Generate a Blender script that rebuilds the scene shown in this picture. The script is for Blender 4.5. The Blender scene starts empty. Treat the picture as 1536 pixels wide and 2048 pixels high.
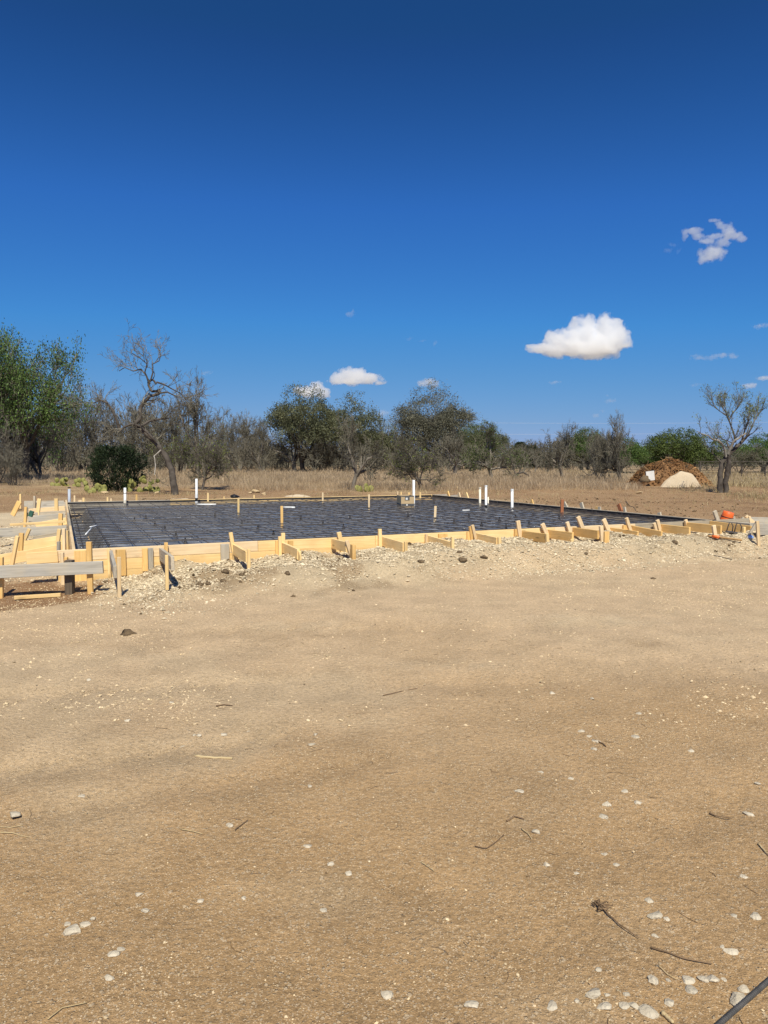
import bpy, math, random
import numpy as np
from mathutils import Vector, Matrix, noise as mnoise

R = math.radians
rng = np.random.default_rng(7)
random.seed(7)
scene = bpy.context.scene
COL = scene.collection

# ------------------------------------------------------------------ camera
F = 1420.0            # focal length in pixels of the 1536 x 2048 picture
HOR = 915.0           # horizon row
CH = 1.55             # eye height
PITCH = math.atan((1024 - HOR) / F)
cam_data = bpy.data.cameras.new('camera')
cam = bpy.data.objects.new('camera', cam_data)
COL.objects.link(cam)
cam_data.sensor_fit = 'VERTICAL'
cam_data.sensor_height = 24.0 * 2048 / F
cam_data.lens = 24.0
cam_data.clip_start = 0.05
cam_data.clip_end = 30000
cam.location = (0, 0, CH)
cam.rotation_euler = (math.pi / 2 - PITCH, 0, 0)
scene.camera = cam

# ------------------------------------------------------------------ world, sun, exposure
SUN_EL, SUN_AZ = 53.0, -7.0          # azimuth of the sun, degrees west of due "behind the camera"
world = bpy.data.worlds.new('World')
scene.world = world
world.use_nodes = True
wn = world.node_tree
wn.nodes.clear()
w_out = wn.nodes.new('ShaderNodeOutputWorld')
w_bg = wn.nodes.new('ShaderNodeBackground')
w_sky = wn.nodes.new('ShaderNodeTexSky')
w_sky.sky_type = 'NISHITA'
w_sky.sun_disc = False
w_sky.sun_elevation = R(SUN_EL)
w_sky.sun_rotation = R(180 + SUN_AZ)
w_sky.altitude = 300
w_sky.air_density = 1.0
w_sky.dust_density = 0.3
w_sky.ozone_density = 3.0
w_bg.inputs[1].default_value = 0.10
# one colour grade for the whole sky: the photograph's deep blue rendering
w_sep = wn.nodes.new('ShaderNodeSeparateColor')
w_com = wn.nodes.new('ShaderNodeCombineColor')
wn.links.new(w_sky.outputs[0], w_sep.inputs[0])
GRADE = (((0, 0), (.098, .0123), (.15, .029), (.27, .060), (.62, .205), (4, 1.8)),
         ((0, 0), (.17, .0666), (.258, .148), (.434, .266), (.775, .38), (4, 2.1)),
         ((0, 0), (.31, .222), (.45, .50), (.645, .65), (.758, .645), (4, 2.1)))
for ch in range(3):
    a = wn.nodes.new('ShaderNodeMath'); a.operation = 'MULTIPLY'; a.inputs[1].default_value = .1 / 4
    c = wn.nodes.new('ShaderNodeValToRGB'); el = c.color_ramp.elements
    while len(el) < 6: el.new(.5)
    for k, (x, y) in enumerate(GRADE[ch]):
        el[k].position = x / 4; el[k].color = (y, y, y, 1)
    b = wn.nodes.new('ShaderNodeMath'); b.operation = 'MULTIPLY'; b.inputs[1].default_value = .87 / .1
    wn.links.new(w_sep.outputs[ch], a.inputs[0]); wn.links.new(a.outputs[0], c.inputs[0]); wn.links.new(c.outputs[0], b.inputs[0])
    wn.links.new(b.outputs[0], w_com.inputs[ch])
wn.links.new(w_com.outputs[0], w_bg.inputs[0])
wn.links.new(w_bg.outputs[0], w_out.inputs[0])

sun_d = bpy.data.lights.new('sun', 'SUN')
sun_d.energy = 4.9
sun_d.angle = R(0.53)
sun_d.color = (1.0, 0.94, 0.79)
sun = bpy.data.objects.new('sun', sun_d)
COL.objects.link(sun)
to_sun = Vector((-math.sin(R(SUN_AZ)) * math.cos(R(SUN_EL)), -math.cos(R(SUN_AZ)) * math.cos(R(SUN_EL)), math.sin(R(SUN_EL))))
sun.rotation_euler = to_sun.to_track_quat('Z', 'Y').to_euler()
sun.location = (0, -20, 40)

scene.view_settings.view_transform = 'Standard'
scene.view_settings.look = 'None'
scene.view_settings.gamma = 1.0
scene.view_settings.exposure = 0.2
scene.view_settings.use_curve_mapping = False
scene.render.engine = 'CYCLES'
scene.cycles.volume_bounces = 12
scene.cycles.max_bounces = 12
scene.cycles.transparent_max_bounces = 8
scene.cycles.volume_step_rate = .6

# ------------------------------------------------------------------ helpers: projection
FW = np.array([0, math.cos(PITCH), -math.sin(PITCH)])
UP = np.array([0, math.sin(PITCH), math.cos(PITCH)])
RT = np.array([1.0, 0, 0])
EYE = np.array([0, 0, CH])

def ray(px, py):
    return FW + (px - 768) / F * RT + (1024 - py) / F * UP

def on_h(px, py, z=0.0):                      # where the line of sight meets the level z
    d = ray(px, py)
    return EYE + d * ((z - CH) / d[2])

def on_v(px, py, p, dirv):                    # ... meets the upright plane through p along dirv
    n = np.array([-dirv[1], dirv[0], 0.0])
    d = ray(px, py)
    return EYE + d * (np.dot(np.asarray(p) - EYE, n) / np.dot(d, n))

def at_y(px, py, y):                          # ... reaches the distance y
    d = ray(px, py)
    return EYE + d * (y / d[1])

def unit(v):
    v = np.asarray(v, float)
    return v / np.linalg.norm(v)

# ------------------------------------------------------------------ helpers: objects
def tag(o, label=None, cat=None, group=None, kind=None):
    if label: o['label'] = label
    if cat: o['category'] = cat
    if group: o['group'] = group
    if kind: o['kind'] = kind
    return o

def empty(name, loc, label, cat, group=None):
    o = bpy.data.objects.new(name, None)
    o.empty_display_size = 0.1
    COL.objects.link(o)
    o.location = [float(c) for c in loc]
    return tag(o, label, cat, group)

def link(name, me, parent=None, mats=None, loc=None):
    if mats is not None and len(me.materials) == 0:
        for m in (mats if isinstance(mats, (list, tuple)) else [mats]):
            me.materials.append(m)
    o = bpy.data.objects.new(name, me)
    COL.objects.link(o)
    if parent is not None:
        o.parent = parent
    if loc is not None:
        o.location = [float(c) for c in loc]
    return o

def mesh_np(name, V, faces, mat_idx=None, smooth=False):
    """V (N,3); faces: list of int arrays (M,k); mat_idx: list of ints"""
    me = bpy.data.meshes.new(name)
    V = np.ascontiguousarray(V, dtype=np.float32)
    faces = [np.asarray(f, dtype=np.int32) for f in faces if len(f)]
    me.vertices.add(len(V))
    me.vertices.foreach_set('co', V.ravel())
    loops = np.concatenate([f.ravel() for f in faces])
    sizes = np.concatenate([np.full(len(f), f.shape[1], np.int32) for f in faces])
    starts = np.concatenate([[0], np.cumsum(sizes)[:-1]]).astype(np.int32)
    me.loops.add(len(loops))
    me.loops.foreach_set('vertex_index', loops)
    me.polygons.add(len(sizes))
    me.polygons.foreach_set('loop_start', starts)
    if mat_idx is not None:
        mi = np.concatenate([np.full(len(f), m, np.int32) if np.isscalar(m) else np.asarray(m, np.int32) for f, m in zip(faces, mat_idx)])
        me.polygons.foreach_set('material_index', mi)
    me.polygons.foreach_set('use_smooth', np.full(len(sizes), bool(smooth)))
    me.update(calc_edges=True)
    return me

class MB:
    def __init__(self):
        self.V, self.F, self.M, self.n = [], [], [], 0
    def add(self, V, faces, mat=0):
        V = np.asarray(V, float).reshape(-1, 3)
        for f in faces:
            f = np.asarray(f, int)
            self.F.append(f + self.n)
            self.M.append(mat)
        self.V.append(V)
        self.n += len(V)
    def mesh(self, name, smooth=False):
        return mesh_np(name, np.concatenate(self.V), self.F, self.M, smooth)

def chamfer_box(lx, ly, lz, c):
    """box centred at 0 with chamfered edges: verts and quads/tris"""
    V, idx = [], {}
    hx, hy, hz = lx / 2, ly / 2, lz / 2
    for sx in (-1, 1):
        for sy in (-1, 1):
            for sz in (-1, 1):
                for a in range(3):
                    p = [sx * (hx - (0 if a == 0 else c)), sy * (hy - (0 if a == 1 else c)), sz * (hz - (0 if a == 2 else c))]
                    idx[(sx, sy, sz, a)] = len(V)
                    V.append(p)
    quads, tris = [], []
    S = (-1, 1)
    for a in range(3):
        b, d = (a + 1) % 3, (a + 2) % 3
        for s in S:
            q = []
            for (u, w) in ((-1, -1), (1, -1), (1, 1), (-1, 1)):
                k = [0, 0, 0]; k[a], k[b], k[d] = s, u, w
                q.append(idx[(k[0], k[1], k[2], a)])
            quads.append(q if s > 0 else q[::-1])
        for s in S:
            for t in S:                       # the edge along axis d, between faces a (side s) and b (side t)
                q = []
                for w, (fa, fb) in ((-1, (a, b)), (1, (b, a))):
                    k = [0, 0, 0]; k[a], k[b], k[d] = s, t, w
                    q += [idx[(*k, fa)], idx[(*k, fb)]]
                quads.append(q if s * t > 0 else q[::-1])
    for sx in S:
        for sy in S:
            for sz in S:
                t = [idx[(sx, sy, sz, 0)], idx[(sx, sy, sz, 1)], idx[(sx, sy, sz, 2)]]
                tris.append(t if sx * sy * sz > 0 else t[::-1])
    return np.array(V), np.array(quads), np.array(tris)

def beam(name, parent, p0, p1, w, t, wdir, mat, label=None, warp=0.0, chamf=0.003):
    """a sawn timber from p0 to p1: width w along wdir, thickness t across"""
    p0, p1 = np.asarray(p0, float), np.asarray(p1, float)
    L = np.linalg.norm(p1 - p0)
    ax = (p1 - p0) / L
    wd = np.asarray(wdir, float); wd = unit(wd - ax * np.dot(wd, ax))
    td = np.cross(wd, ax)
    V, q, tr = chamfer_box(L, t, w, chamf)
    me = mesh_np(name, V, [q, tr])
    me.materials.append(mat)
    o = bpy.data.objects.new(name, me)
    COL.objects.link(o)
    base = np.array(parent.location) if parent is not None else np.zeros(3)
    c = (p0 + p1) / 2 - base
    M = Matrix(((ax[0], td[0], wd[0], c[0]), (ax[1], td[1], wd[1], c[1]), (ax[2], td[2], wd[2], c[2]), (0, 0, 0, 1)))
    if parent is not None:
        o.parent = parent
    o.matrix_local = M
    if label: o['label'] = label
    return o

def board(name, parent, t0, t1, h, t, mat, label=None):
    """a board on edge whose TOP centre line runs t0 -> t1"""
    t0, t1 = np.asarray(t0, float), np.asarray(t1, float)
    ax = unit(t1 - t0)
    up = unit(np.array([0, 0, 1.0]) - ax * ax[2])
    return beam(name, parent, t0 - up * h / 2, t1 - up * h / 2, h, t, up, mat, label)

def tube_path(P, rad, sides=8, caps=True):
    P = np.asarray(P, float); n = len(P)
    rad = np.full(n, rad) if np.isscalar(rad) else np.asarray(rad, float)
    T = np.gradient(P, axis=0); T /= np.linalg.norm(T, axis=1)[:, None] + 1e-12
    a = np.array([0, 0, 1.0]) if abs(T[0, 2]) < .9 else np.array([1.0, 0, 0])
    V = []
    u = unit(np.cross(T[0], a))
    for i in range(n):
        u = u - T[i] * np.dot(u, T[i]); u = unit(u)
        v = np.cross(T[i], u)
        th = np.arange(sides) * 2 * math.pi / sides
        V.append(P[i] + rad[i] * (np.cos(th)[:, None] * u + np.sin(th)[:, None] * v))
    V = np.concatenate(V)
    q = []
    for i in range(n - 1):
        for k in range(sides):
            k2 = (k + 1) % sides
            q.append([i * sides + k, i * sides + k2, (i + 1) * sides + k2, (i + 1) * sides + k])
    F = [np.array(q)]
    if caps:
        F.append(np.array([list(range(sides))[::-1], list(range((n - 1) * sides, n * sides))]))
    return V, F

def lathe(profile, sides=24):
    """profile: (r,z) list"""
    V, q = [], []
    n = len(profile)
    th = np.arange(sides) * 2 * math.pi / sides
    for r, z in profile:
        V += [[r * math.cos(a), r * math.sin(a), z] for a in th]
    for i in range(n - 1):
        for k in range(sides):
            k2 = (k + 1) % sides
            q.append([i * sides + k, i * sides + k2, (i + 1) * sides + k2, (i + 1) * sides + k])
    return np.array(V), [np.array(q)]

def ico(sub):
    import bmesh
    bm = bmesh.new()
    bmesh.ops.create_icosphere(bm, subdivisions=sub, radius=1.0)
    V = np.array([v.co[:] for v in bm.verts]); Fc = np.array([[v.index for v in f.verts] for f in bm.faces])
    bm.free()
    return V, Fc
ICO1, ICO2, ICO3 = ico(1), ico(2), ico(3)

# value noise (numpy)
_LAT = np.random.default_rng(11).random((256, 256))
def vnoise(x, y):
    xi, yi = np.floor(x).astype(int), np.floor(y).astype(int)
    fx, fy = x - xi, y - yi
    fx, fy = fx * fx * (3 - 2 * fx), fy * fy * (3 - 2 * fy)
    a = _LAT[xi & 255, yi & 255]; b = _LAT[(xi + 1) & 255, yi & 255]
    c = _LAT[xi & 255, (yi + 1) & 255]; d = _LAT[(xi + 1) & 255, (yi + 1) & 255]
    return (a * (1 - fx) + b * fx) * (1 - fy) + (c * (1 - fx) + d * fx) * fy - 0.5
def fbm(x, y, s, o=4, g=.5):
    r, a = 0, 1.0
    for i in range(o):
        r = r + a * vnoise(x / s + 17.3 * i, y / s + 9.1 * i); a *= g; s /= 2.03
    return r
def sst(a, b, x):
    t = np.clip((x - a) / (b - a), 0, 1); return t * t * (3 - 2 * t)

# ------------------------------------------------------------------ helpers: materials
def nt(name):
    m = bpy.data.materials.new(name); m.use_nodes = True
    t = m.node_tree; t.nodes.clear()
    out = t.nodes.new('ShaderNodeOutputMaterial'); b = t.nodes.new('ShaderNodeBsdfPrincipled')
    t.links.new(b.outputs[0], out.inputs[0])
    return m, t, b
def N(t, kind, **kw):
    n = t.nodes.new(kind)
    for k, v in kw.items():
        setattr(n, k, v)
    return n
def noise_node(t, vec, scale, detail=4, rough=.55):
    n = N(t, 'ShaderNodeTexNoise'); n.inputs['Scale'].default_value = scale; n.inputs['Detail'].default_value = detail
    n.inputs['Roughness'].default_value = rough
    if vec is not None: t.links.new(vec, n.inputs['Vector'])
    return n
def ramp(t, fac, stops):
    r = N(t, 'ShaderNodeValToRGB')
    e = r.color_ramp.elements
    while len(e) < len(stops): e.new(0.5)
    for k, (p, c) in enumerate(stops):
        e[k].position = p
        e[k].color = (c, c, c, 1) if np.isscalar(c) else (*c, 1)
    t.links.new(fac, r.inputs[0])
    return r
def mixc(t, fac, a, b, mode='MIX'):
    m = N(t, 'ShaderNodeMix', data_type='RGBA', blend_type=mode)
    for s, v in ((0, fac), (6, a), (7, b)):
        if hasattr(v, 'is_linked') or hasattr(v, 'links'): t.links.new(v, m.inputs[s])
        elif np.isscalar(v): m.inputs[s].default_value = v
        else: m.inputs[s].default_value = (*v, 1)
    return m.outputs[2]
def bump(t, b, h, strength, dist):
    n = N(t, 'ShaderNodeBump'); n.inputs['Strength'].default_value = strength; n.inputs['Distance'].default_value = dist
    t.links.new(h, n.inputs['Height']); t.links.new(n.outputs[0], b.inputs['Normal'])
    return n
def spec(b, v):
    b.inputs['Specular IOR Level'].default_value = v

def simple_mat(name, c1, c2, scale=6, rough=.8, bmp=0.0, bdist=.01, sp=.3, obj_rand=0.0, island=0.0, detail=4, metal=0.0):
    m, t, b = nt(name)
    tc = N(t, 'ShaderNodeTexCoord')
    n = noise_node(t, tc.outputs['Object'], scale, detail)
    r = ramp(t, n.outputs[0], [(.32, c1), (.68, c2)])
    col = r.outputs[0]
    if island:
        g = N(t, 'ShaderNodeNewGeometry')
        rr = ramp(t, g.outputs['Random Per Island'], [(0, 1 - island), (1, 1 + island * .6)])
        col = mixc(t, 1.0, col, rr.outputs[0], 'MULTIPLY')
    if obj_rand:
        oi = N(t, 'ShaderNodeObjectInfo')
        rr = ramp(t, oi.outputs['Random'], [(0, 1 - obj_rand), (1, 1 + obj_rand * .5)])
        col = mixc(t, 1.0, col, rr.outputs[0], 'MULTIPLY')
    t.links.new(col, b.inputs['Base Color'])
    b.inputs['Roughness'].default_value = rough
    b.inputs['Metallic'].default_value = metal
    spec(b, sp)
    if bmp:
        n2 = noise_node(t, tc.outputs['Object'], scale * 4, 5)
        bump(t, b, n2.outputs[0], bmp, bdist)
    return m

def wood_mat(name, light, dark, stain, stain_amt=.35, knots=True):
    m, t, b = nt(name)
    tc = N(t, 'ShaderNodeTexCoord'); oi = N(t, 'ShaderNodeObjectInfo')
    off = N(t, 'ShaderNodeVectorMath', operation='SCALE'); off.inputs[0].default_value = (13, 7, 5)
    t.links.new(oi.outputs['Random'], off.inputs['Scale'])
    add = N(t, 'ShaderNodeVectorMath', operation='ADD')
    t.links.new(tc.outputs['Object'], add.inputs[0]); t.links.new(off.outputs[0], add.inputs[1])
    mp = N(t, 'ShaderNodeMapping'); mp.inputs['Scale'].default_value = (1.0, 22, 22)
    t.links.new(add.outputs[0], mp.inputs['Vector'])
    g = noise_node(t, mp.outputs[0], 2.2, 5, .6)
    col = ramp(t, g.outputs[0], [(.3, dark), (.62, light)]).outputs[0]
    blot = noise_node(t, add.outputs[0], 3.0, 4)
    bf = ramp(t, blot.outputs[0], [(.45, 0.0), (.75, stain_amt)])
    col = mixc(t, bf.outputs[0], col, stain)
    if knots:
        mk = N(t, 'ShaderNodeMapping'); mk.inputs['Scale'].default_value = (2.2, 9, 9)
        t.links.new(add.outputs[0], mk.inputs['Vector'])
        vo = N(t, 'ShaderNodeTexVoronoi'); vo.inputs['Scale'].default_value = 1.0
        t.links.new(mk.outputs[0], vo.inputs['Vector'])
        kf = ramp(t, vo.outputs['Distance'], [(.05, .75), (.16, 0.0)])
        col = mixc(t, kf.outputs[0], col, tuple(c * .35 for c in dark))
    rr = ramp(t, oi.outputs['Random'], [(0, (.80, .78, .74)), (.5, (1, .98, .96)), (1, (1.06, 1.06, 1.06))])
    col = mixc(t, 1.0, col, rr.outputs[0], 'MULTIPLY')
    t.links.new(col, b.inputs['Base Color'])
    b.inputs['Roughness'].default_value = .75; spec(b, .25)
    bump(t, b, g.outputs[0], .35, .002)
    return m

M = {}
M['pine'] = wood_mat('pine', (.88, .66, .33), (.78, .53, .23), (.60, .39, .17), .5)
M['pine_warm'] = wood_mat('pine_warm', (.84, .56, .23), (.72, .44, .15), (.50, .29, .10), .5)
M['pine_pale'] = wood_mat('pine_pale', (.82, .64, .40), (.66, .48, .27), (.5, .38, .24), .35)
M['weathered'] = wood_mat('weathered', (.56, .49, .38), (.40, .34, .25), (.26, .24, .20), .6)
M['grey_wood'] = wood_mat('grey_wood', (.46, .43, .37), (.30, .28, .24), (.56, .46, .30), .45)
M['shaded_wood'] = wood_mat('shaded_wood', (.15, .115, .08), (.08, .06, .045), (.05, .04, .03), .4)  # shade behind the batter board is put into this post's wood colour
M['red_wood'] = wood_mat('red_wood', (.42, .17, .08), (.30, .11, .05), (.2, .08, .04), .3)
M['green_paint'] = simple_mat('green_paint', (.03, .09, .07), (.05, .13, .09), 20, .6)
M['pvc'] = simple_mat('pvc', (.74, .74, .72), (.82, .82, .80), 3, .35, sp=.5)
M['pvc_cream'] = simple_mat('pvc_cream', (.74, .68, .54), (.80, .74, .60), 3, .4, sp=.5)
M['conduit'] = simple_mat('conduit', (.34, .37, .42), (.42, .46, .52), 3, .45, sp=.5)
M['black_tape'] = simple_mat('black_tape', (.015, .015, .017), (.03, .03, .032), 8, .5)
M['rebar'] = simple_mat('rebar', (.05, .045, .045), (.13, .11, .095), 30, .45, sp=.5, metal=.2)
M['rod'] = simple_mat('rod', (.055, .053, .052), (.10, .095, .09), 40, .6, sp=.3)
M['black_plastic'] = simple_mat('black_plastic', (.010, .010, .012), (.02, .02, .022), 8, .45)
M['card'] = simple_mat('card', (.46, .33, .18), (.54, .40, .23), 4, .85)
M['card_dark'] = simple_mat('card_dark', (.07, .075, .08), (.11, .11, .11), 8, .7)
M['orange'] = simple_mat('orange', (.80, .13, .02), (.88, .17, .03), 4, .45, sp=.5)
M['blue'] = simple_mat('blue', (.12, .28, .68), (.25, .42, .80), 14, .3, sp=.5)
M['handle_wood'] = wood_mat('handle_wood', (.56, .36, .17), (.44, .26, .11), (.3, .18, .08), .3, False)
M['sheet'] = simple_mat('sheet', (.62, .60, .55), (.74, .72, .68), 3, .7)
M['steel'] = simple_mat('steel', (.10, .09, .08), (.2, .17, .14), 8, .6, metal=.6)
M['wire'] = simple_mat('wire', (.55, .56, .58), (.62, .63, .65), 8, .5)
M['stone'] = simple_mat('stone', (.40, .34, .25), (.62, .54, .41), 26, .9, .8, .01, .2, .15, detail=8)
M['clod'] = simple_mat('clod', (.095, .066, .040), (.21, .15, .09), 24, .95, 1.0, .015, .1, detail=7)
M['tan_stone'] = simple_mat('tan_stone', (.42, .30, .16), (.55, .42, .25), 10, .9, .5, .01, .2, .12)
M['gravel'] = simple_mat('gravel', (.53, .435, .29), (.66, .555, .39), 3, .95, sp=.1, island=.4)
M['grit'] = simple_mat('grit', (.54, .41, .24), (.68, .54, .35), 3, .95, sp=.1, island=.45)
M['soil_grain'] = simple_mat('soil_grain', (.09, .06, .035), (.16, .11, .06), 3, .95, sp=.1, island=.4)
M['twig'] = simple_mat('twig', (.13, .085, .05), (.24, .16, .095), 10, .9, sp=.1, island=.4)
M['straw'] = simple_mat('straw', (.42, .31, .16), (.55, .43, .24), 5, .9, sp=.1, island=.35)
M['bark'] = simple_mat('bark', (.12, .10, .08), (.25, .22, .18), 3, .95, .5, .01, .1, .15, .15)
M['bark_dark'] = simple_mat('bark_dark', (.055, .045, .037), (.13, .112, .094), 4, .95, .6, .02, .1)
M['bark_pale'] = simple_mat('bark_pale', (.22, .20, .165), (.38, .35, .30), 4, .95, .5, .02, .1)
M['twigs'] = simple_mat('twigs', (.105, .095, .07), (.225, .205, .158), .8, .95, sp=.1, obj_rand=.2, island=.35)

def leaf_mat(name, c1, c2, island=.45):
    m, t, b = nt(name)
    g = N(t, 'ShaderNodeNewGeometry'); tc = N(t, 'ShaderNodeTexCoord')
    n = noise_node(t, tc.outputs['Object'], .9, 3)
    col = ramp(t, n.outputs[0], [(.35, c1), (.65, c2)]).outputs[0]
    rr = ramp(t, g.outputs['Random Per Island'], [(0, 1 - island), (1, 1 + island)])
    col = mixc(t, 1.0, col, rr.outputs[0], 'MULTIPLY')
    t.links.new(col, b.inputs['Base Color']); b.inputs['Roughness'].default_value = .6; spec(b, .3)
    tr = N(t, 'ShaderNodeBsdfTranslucent'); t.links.new(col, tr.inputs[0])
    mx = N(t, 'ShaderNodeMixShader'); mx.inputs[0].default_value = .25
    out = [x for x in t.nodes if x.type == 'OUTPUT_MATERIAL'][0]
    t.links.new(b.outputs[0], mx.inputs[1]); t.links.new(tr.outputs[0], mx.inputs[2]); t.links.new(mx.outputs[0], out.inputs[0])
    return m
M['leaf_green'] = leaf_mat('leaf_green', (.064, .112, .026), (.135, .205, .05))
M['leaf_oak'] = leaf_mat('leaf_oak', (.086, .094, .046), (.155, .158, .082))
M['leaf_dome'] = leaf_mat('leaf_dome', (.112, .110, .074), (.19, .185, .13))
M['leaf_spring'] = leaf_mat('leaf_spring', (.12, .16, .02), (.20, .24, .04))
M['leaf_olive'] = leaf_mat('leaf_olive', (.065, .095, .022), (.11, .145, .035))
M['leaf_juniper'] = leaf_mat('leaf_juniper', (.014, .026, .011), (.034, .054, .020))
M['leaf_dusty'] = leaf_mat('leaf_dusty', (.13, .17, .06), (.21, .26, .11))
M['grass'] = leaf_mat('grass', (.32, .235, .145), (.50, .385, .25), .35)
M['grass_straw'] = leaf_mat('grass_straw', (.34, .26, .13), (.46, .37, .20), .35)
M['cactus'] = leaf_mat('cactus', (.16, .175, .045), (.34, .31, .095), .3)

# ------------------------------------------------------------------ the slab's plan
HS = 0.40                                          # top of the forms
PN, PR = on_h(144, 1099.5, HS), on_h(1429, 1040, HS)
PBL, PBR = on_h(131, 1004, HS), on_h(865, 989, HS)
for p in (PN, PR, PBL, PBR): p[2] = 0
EX = unit(PR - PN); EY = unit(PBL - PN); EB = unit(PBR - PBL); ER = unit(PBR - PR)
LN, LL, LB, LR = [float(np.linalg.norm(v)) for v in (PR - PN, PBL - PN, PBR - PBL, PBR - PR)]
NOUT = np.array([EX[1], -EX[0], 0])                # outward normals
LOUT = np.array([-EY[1], EY[0], 0])
BOUT = np.array([-EB[1], EB[0], 0])
ROUT = np.array([ER[1], -ER[0], 0])

def edge_d(x, y):
    f = lambda p, n: (x - p[0]) * n[0] + (y - p[1]) * n[1]
    return f(PN, NOUT), f(PN, LOUT), f(PBL, BOUT), f(PR, ROUT)

BANK_S = [-1.2, .2, .75, 1.3, 2.1, 3.4, 5.4, 7.4, 9.4, 10.9, 12.9]
BANK_H = [.0, .0, .03, .13, .19, .21, .25, .25, .23, .21, .15]

def gz(x, y, fine=True):
    x = np.asarray(x, float); y = np.asarray(y, float)
    dn, dl, db, dr = edge_d(x, y)
    s = (x - PN[0]) * EX[0] + (y - PN[1]) * EX[1]
    dq = np.maximum.reduce([dn, dl, db, dr])
    h = np.interp(s, BANK_S, BANK_H)
    lump = 1 + .5 * fbm(x, y, 1.1, 2)
    wid = 1.05 + .35 * fbm(x + 40, y, 1.6, 2)
    bank = h * lump * (1 - sst(wid, wid + .75, dn)) * sst(-.3, -.0, dn)
    bank = bank * (1 - sst(.8, 2.6, dr)); bank = bank + .10 * sst(.02, .12, bank) * fbm(x + 21, y, .55, 2)
    shoulder = .05 * (1 - sst(.2, 2.5, dq)) * sst(-.1, .05, dq)
    shoulder = shoulder * sst(-.2, .6, np.maximum(db, dr)) + .10 * (1 - sst(.3, 1.6, dl)) * sst(0, .1, dl) * sst(9.3, 11, y)
    hole = -.11 * np.exp(-((x + 4.9) ** 2 / 1.6 + (y - 7.75) ** 2 / .22))
    z = bank + shoulder + hole
    out = sst(-.02, .05, dq)
    near = 1 - sst(14, 30, y)
    z = z + out * near * (.018 * fbm(x, y, 1.5, 3) + .010 * fbm(x, y, .35, 3))
    z = z + sst(22, 40, y) * .25 * fbm(x, y, 9, 3)
    if fine:
        rough = 1 + 2.2 * sst(.02, .15, bank)
        z = z + out * near * .006 * rough * fbm(x + 3, y, .09, 3) + out * .065 * sst(.02, .15, bank) * fbm(x + 13, y, .28, 3)
        # soft wheel ruts and tread marks crossing the lot
        for (x0, y0, ang, wd, dp) in ((-2.6, 4.55, 12, .17, .022), (-2.3, 3.3, 20, .16, .024), (-1.8, 2.9, 22, .12, .016), (1.2, 4.9, 8, .22, .018), (1.75, 2.2, 52, .10, .012), (2.6, 3.6, 28, .15, .014), (0.2, 6.4, 5, .24, .020), (-1.6, 2.15, 12, .09, .008), (3.4, 5.6, 12, .2, .016)):
            ca, sa = math.cos(R(ang)), math.sin(R(ang))
            a = (x - x0) * ca + (y - y0) * sa; c = -(x - x0) * sa + (y - y0) * ca + .05 * np.sin(a * 1.1)
            m = np.exp(-(c / wd) ** 2) * (1 - sst(1.6, 2.6, np.abs(a)))
            z = z - dp * m * (1 + .5 * np.sin(a * 2 * math.pi / .075 + 14 * np.abs(c)))
    inside = dq < -.0
    z = np.where(inside, -.15, z)
    return z

def gz1(x, y):
    return float(gz(np.array([x]), np.array([y]), True)[0])

def on_g(px, py):                             # where the line of sight meets the ground's own surface
    d = ray(px, py); d = d / d[1]
    Y = np.arange(1.5, 60, .02)
    X = d[0] * Y; Zr = CH + d[2] * Y
    k = int(np.argmax(Zr <= gz(X, Y)))
    return np.array([X[k], Y[k], gz1(X[k], Y[k])])

# ------------------------------------------------------------------ ground
def axis(lo_dense, hi_dense, step, far_lo, far_hi, g):
    a = list(np.arange(lo_dense, hi_dense + 1e-6, step))
    s, v = step, hi_dense
    while v < far_hi:
        s *= g; v += s; a.append(v)
    s, v = step, lo_dense
    while v > far_lo:
        s *= g; v -= s; a.insert(0, v)
    return np.array(a)
XS = axis(-7.4, 7.4, .052, -4000, 4000, 1.07)
YS = axis(1.6, 13.6, .048, -30, 6000, 1.06)
GX, GY = np.meshgrid(XS, YS)
GZ = gz(GX, GY)
nx, ny = len(XS), len(YS)
ii = (np.arange(ny - 1)[:, None] * nx + np.arange(nx - 1)[None, :]).ravel()
gq = np.stack([ii, ii + 1, ii + nx + 1, ii + nx], 1)
me = mesh_np('ground', np.stack([GX, GY, GZ], -1).reshape(-1, 3), [gq], [0], True)

DK, PL = (.235, .145, .068), (.53, .415, .27)
SMEARS = [(400, 1378, 70, 18, DK, .7), (300, 1345, 90, 10, DK, .5), (545, 1345, 60, 8, DK, .45), (1300, 1290, 46, 12, DK, .75), (1185, 1276, 40, 8, DK, .55), (1510, 1320, 60, 14, DK, .45), (915, 1384, 22, 7, DK, .6),
          (950, 1558, 60, 22, DK, .4), (80, 1400, 140, 9, DK, .4), (60, 1600, 110, 20, DK, .4), (700, 1770, 90, 24, DK, .25), (1530, 1478, 36, 16, DK, .5), (1250, 1680, 50, 16, DK, .3), (350, 1990, 40, 16, DK, .35),
          (1040, 1120, 30, 4, DK, .5), (480, 1196, 30, 4, DK, .6), (1190, 1240, 130, 12, PL, .7), (620, 1250, 170, 10, PL, .5), (900, 1330, 120, 10, PL, .5), (200, 1300, 130, 8, PL, .5), (1060, 1640, 90, 20, PL, .35), (640, 1600, 120, 14, PL, .35)]
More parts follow.
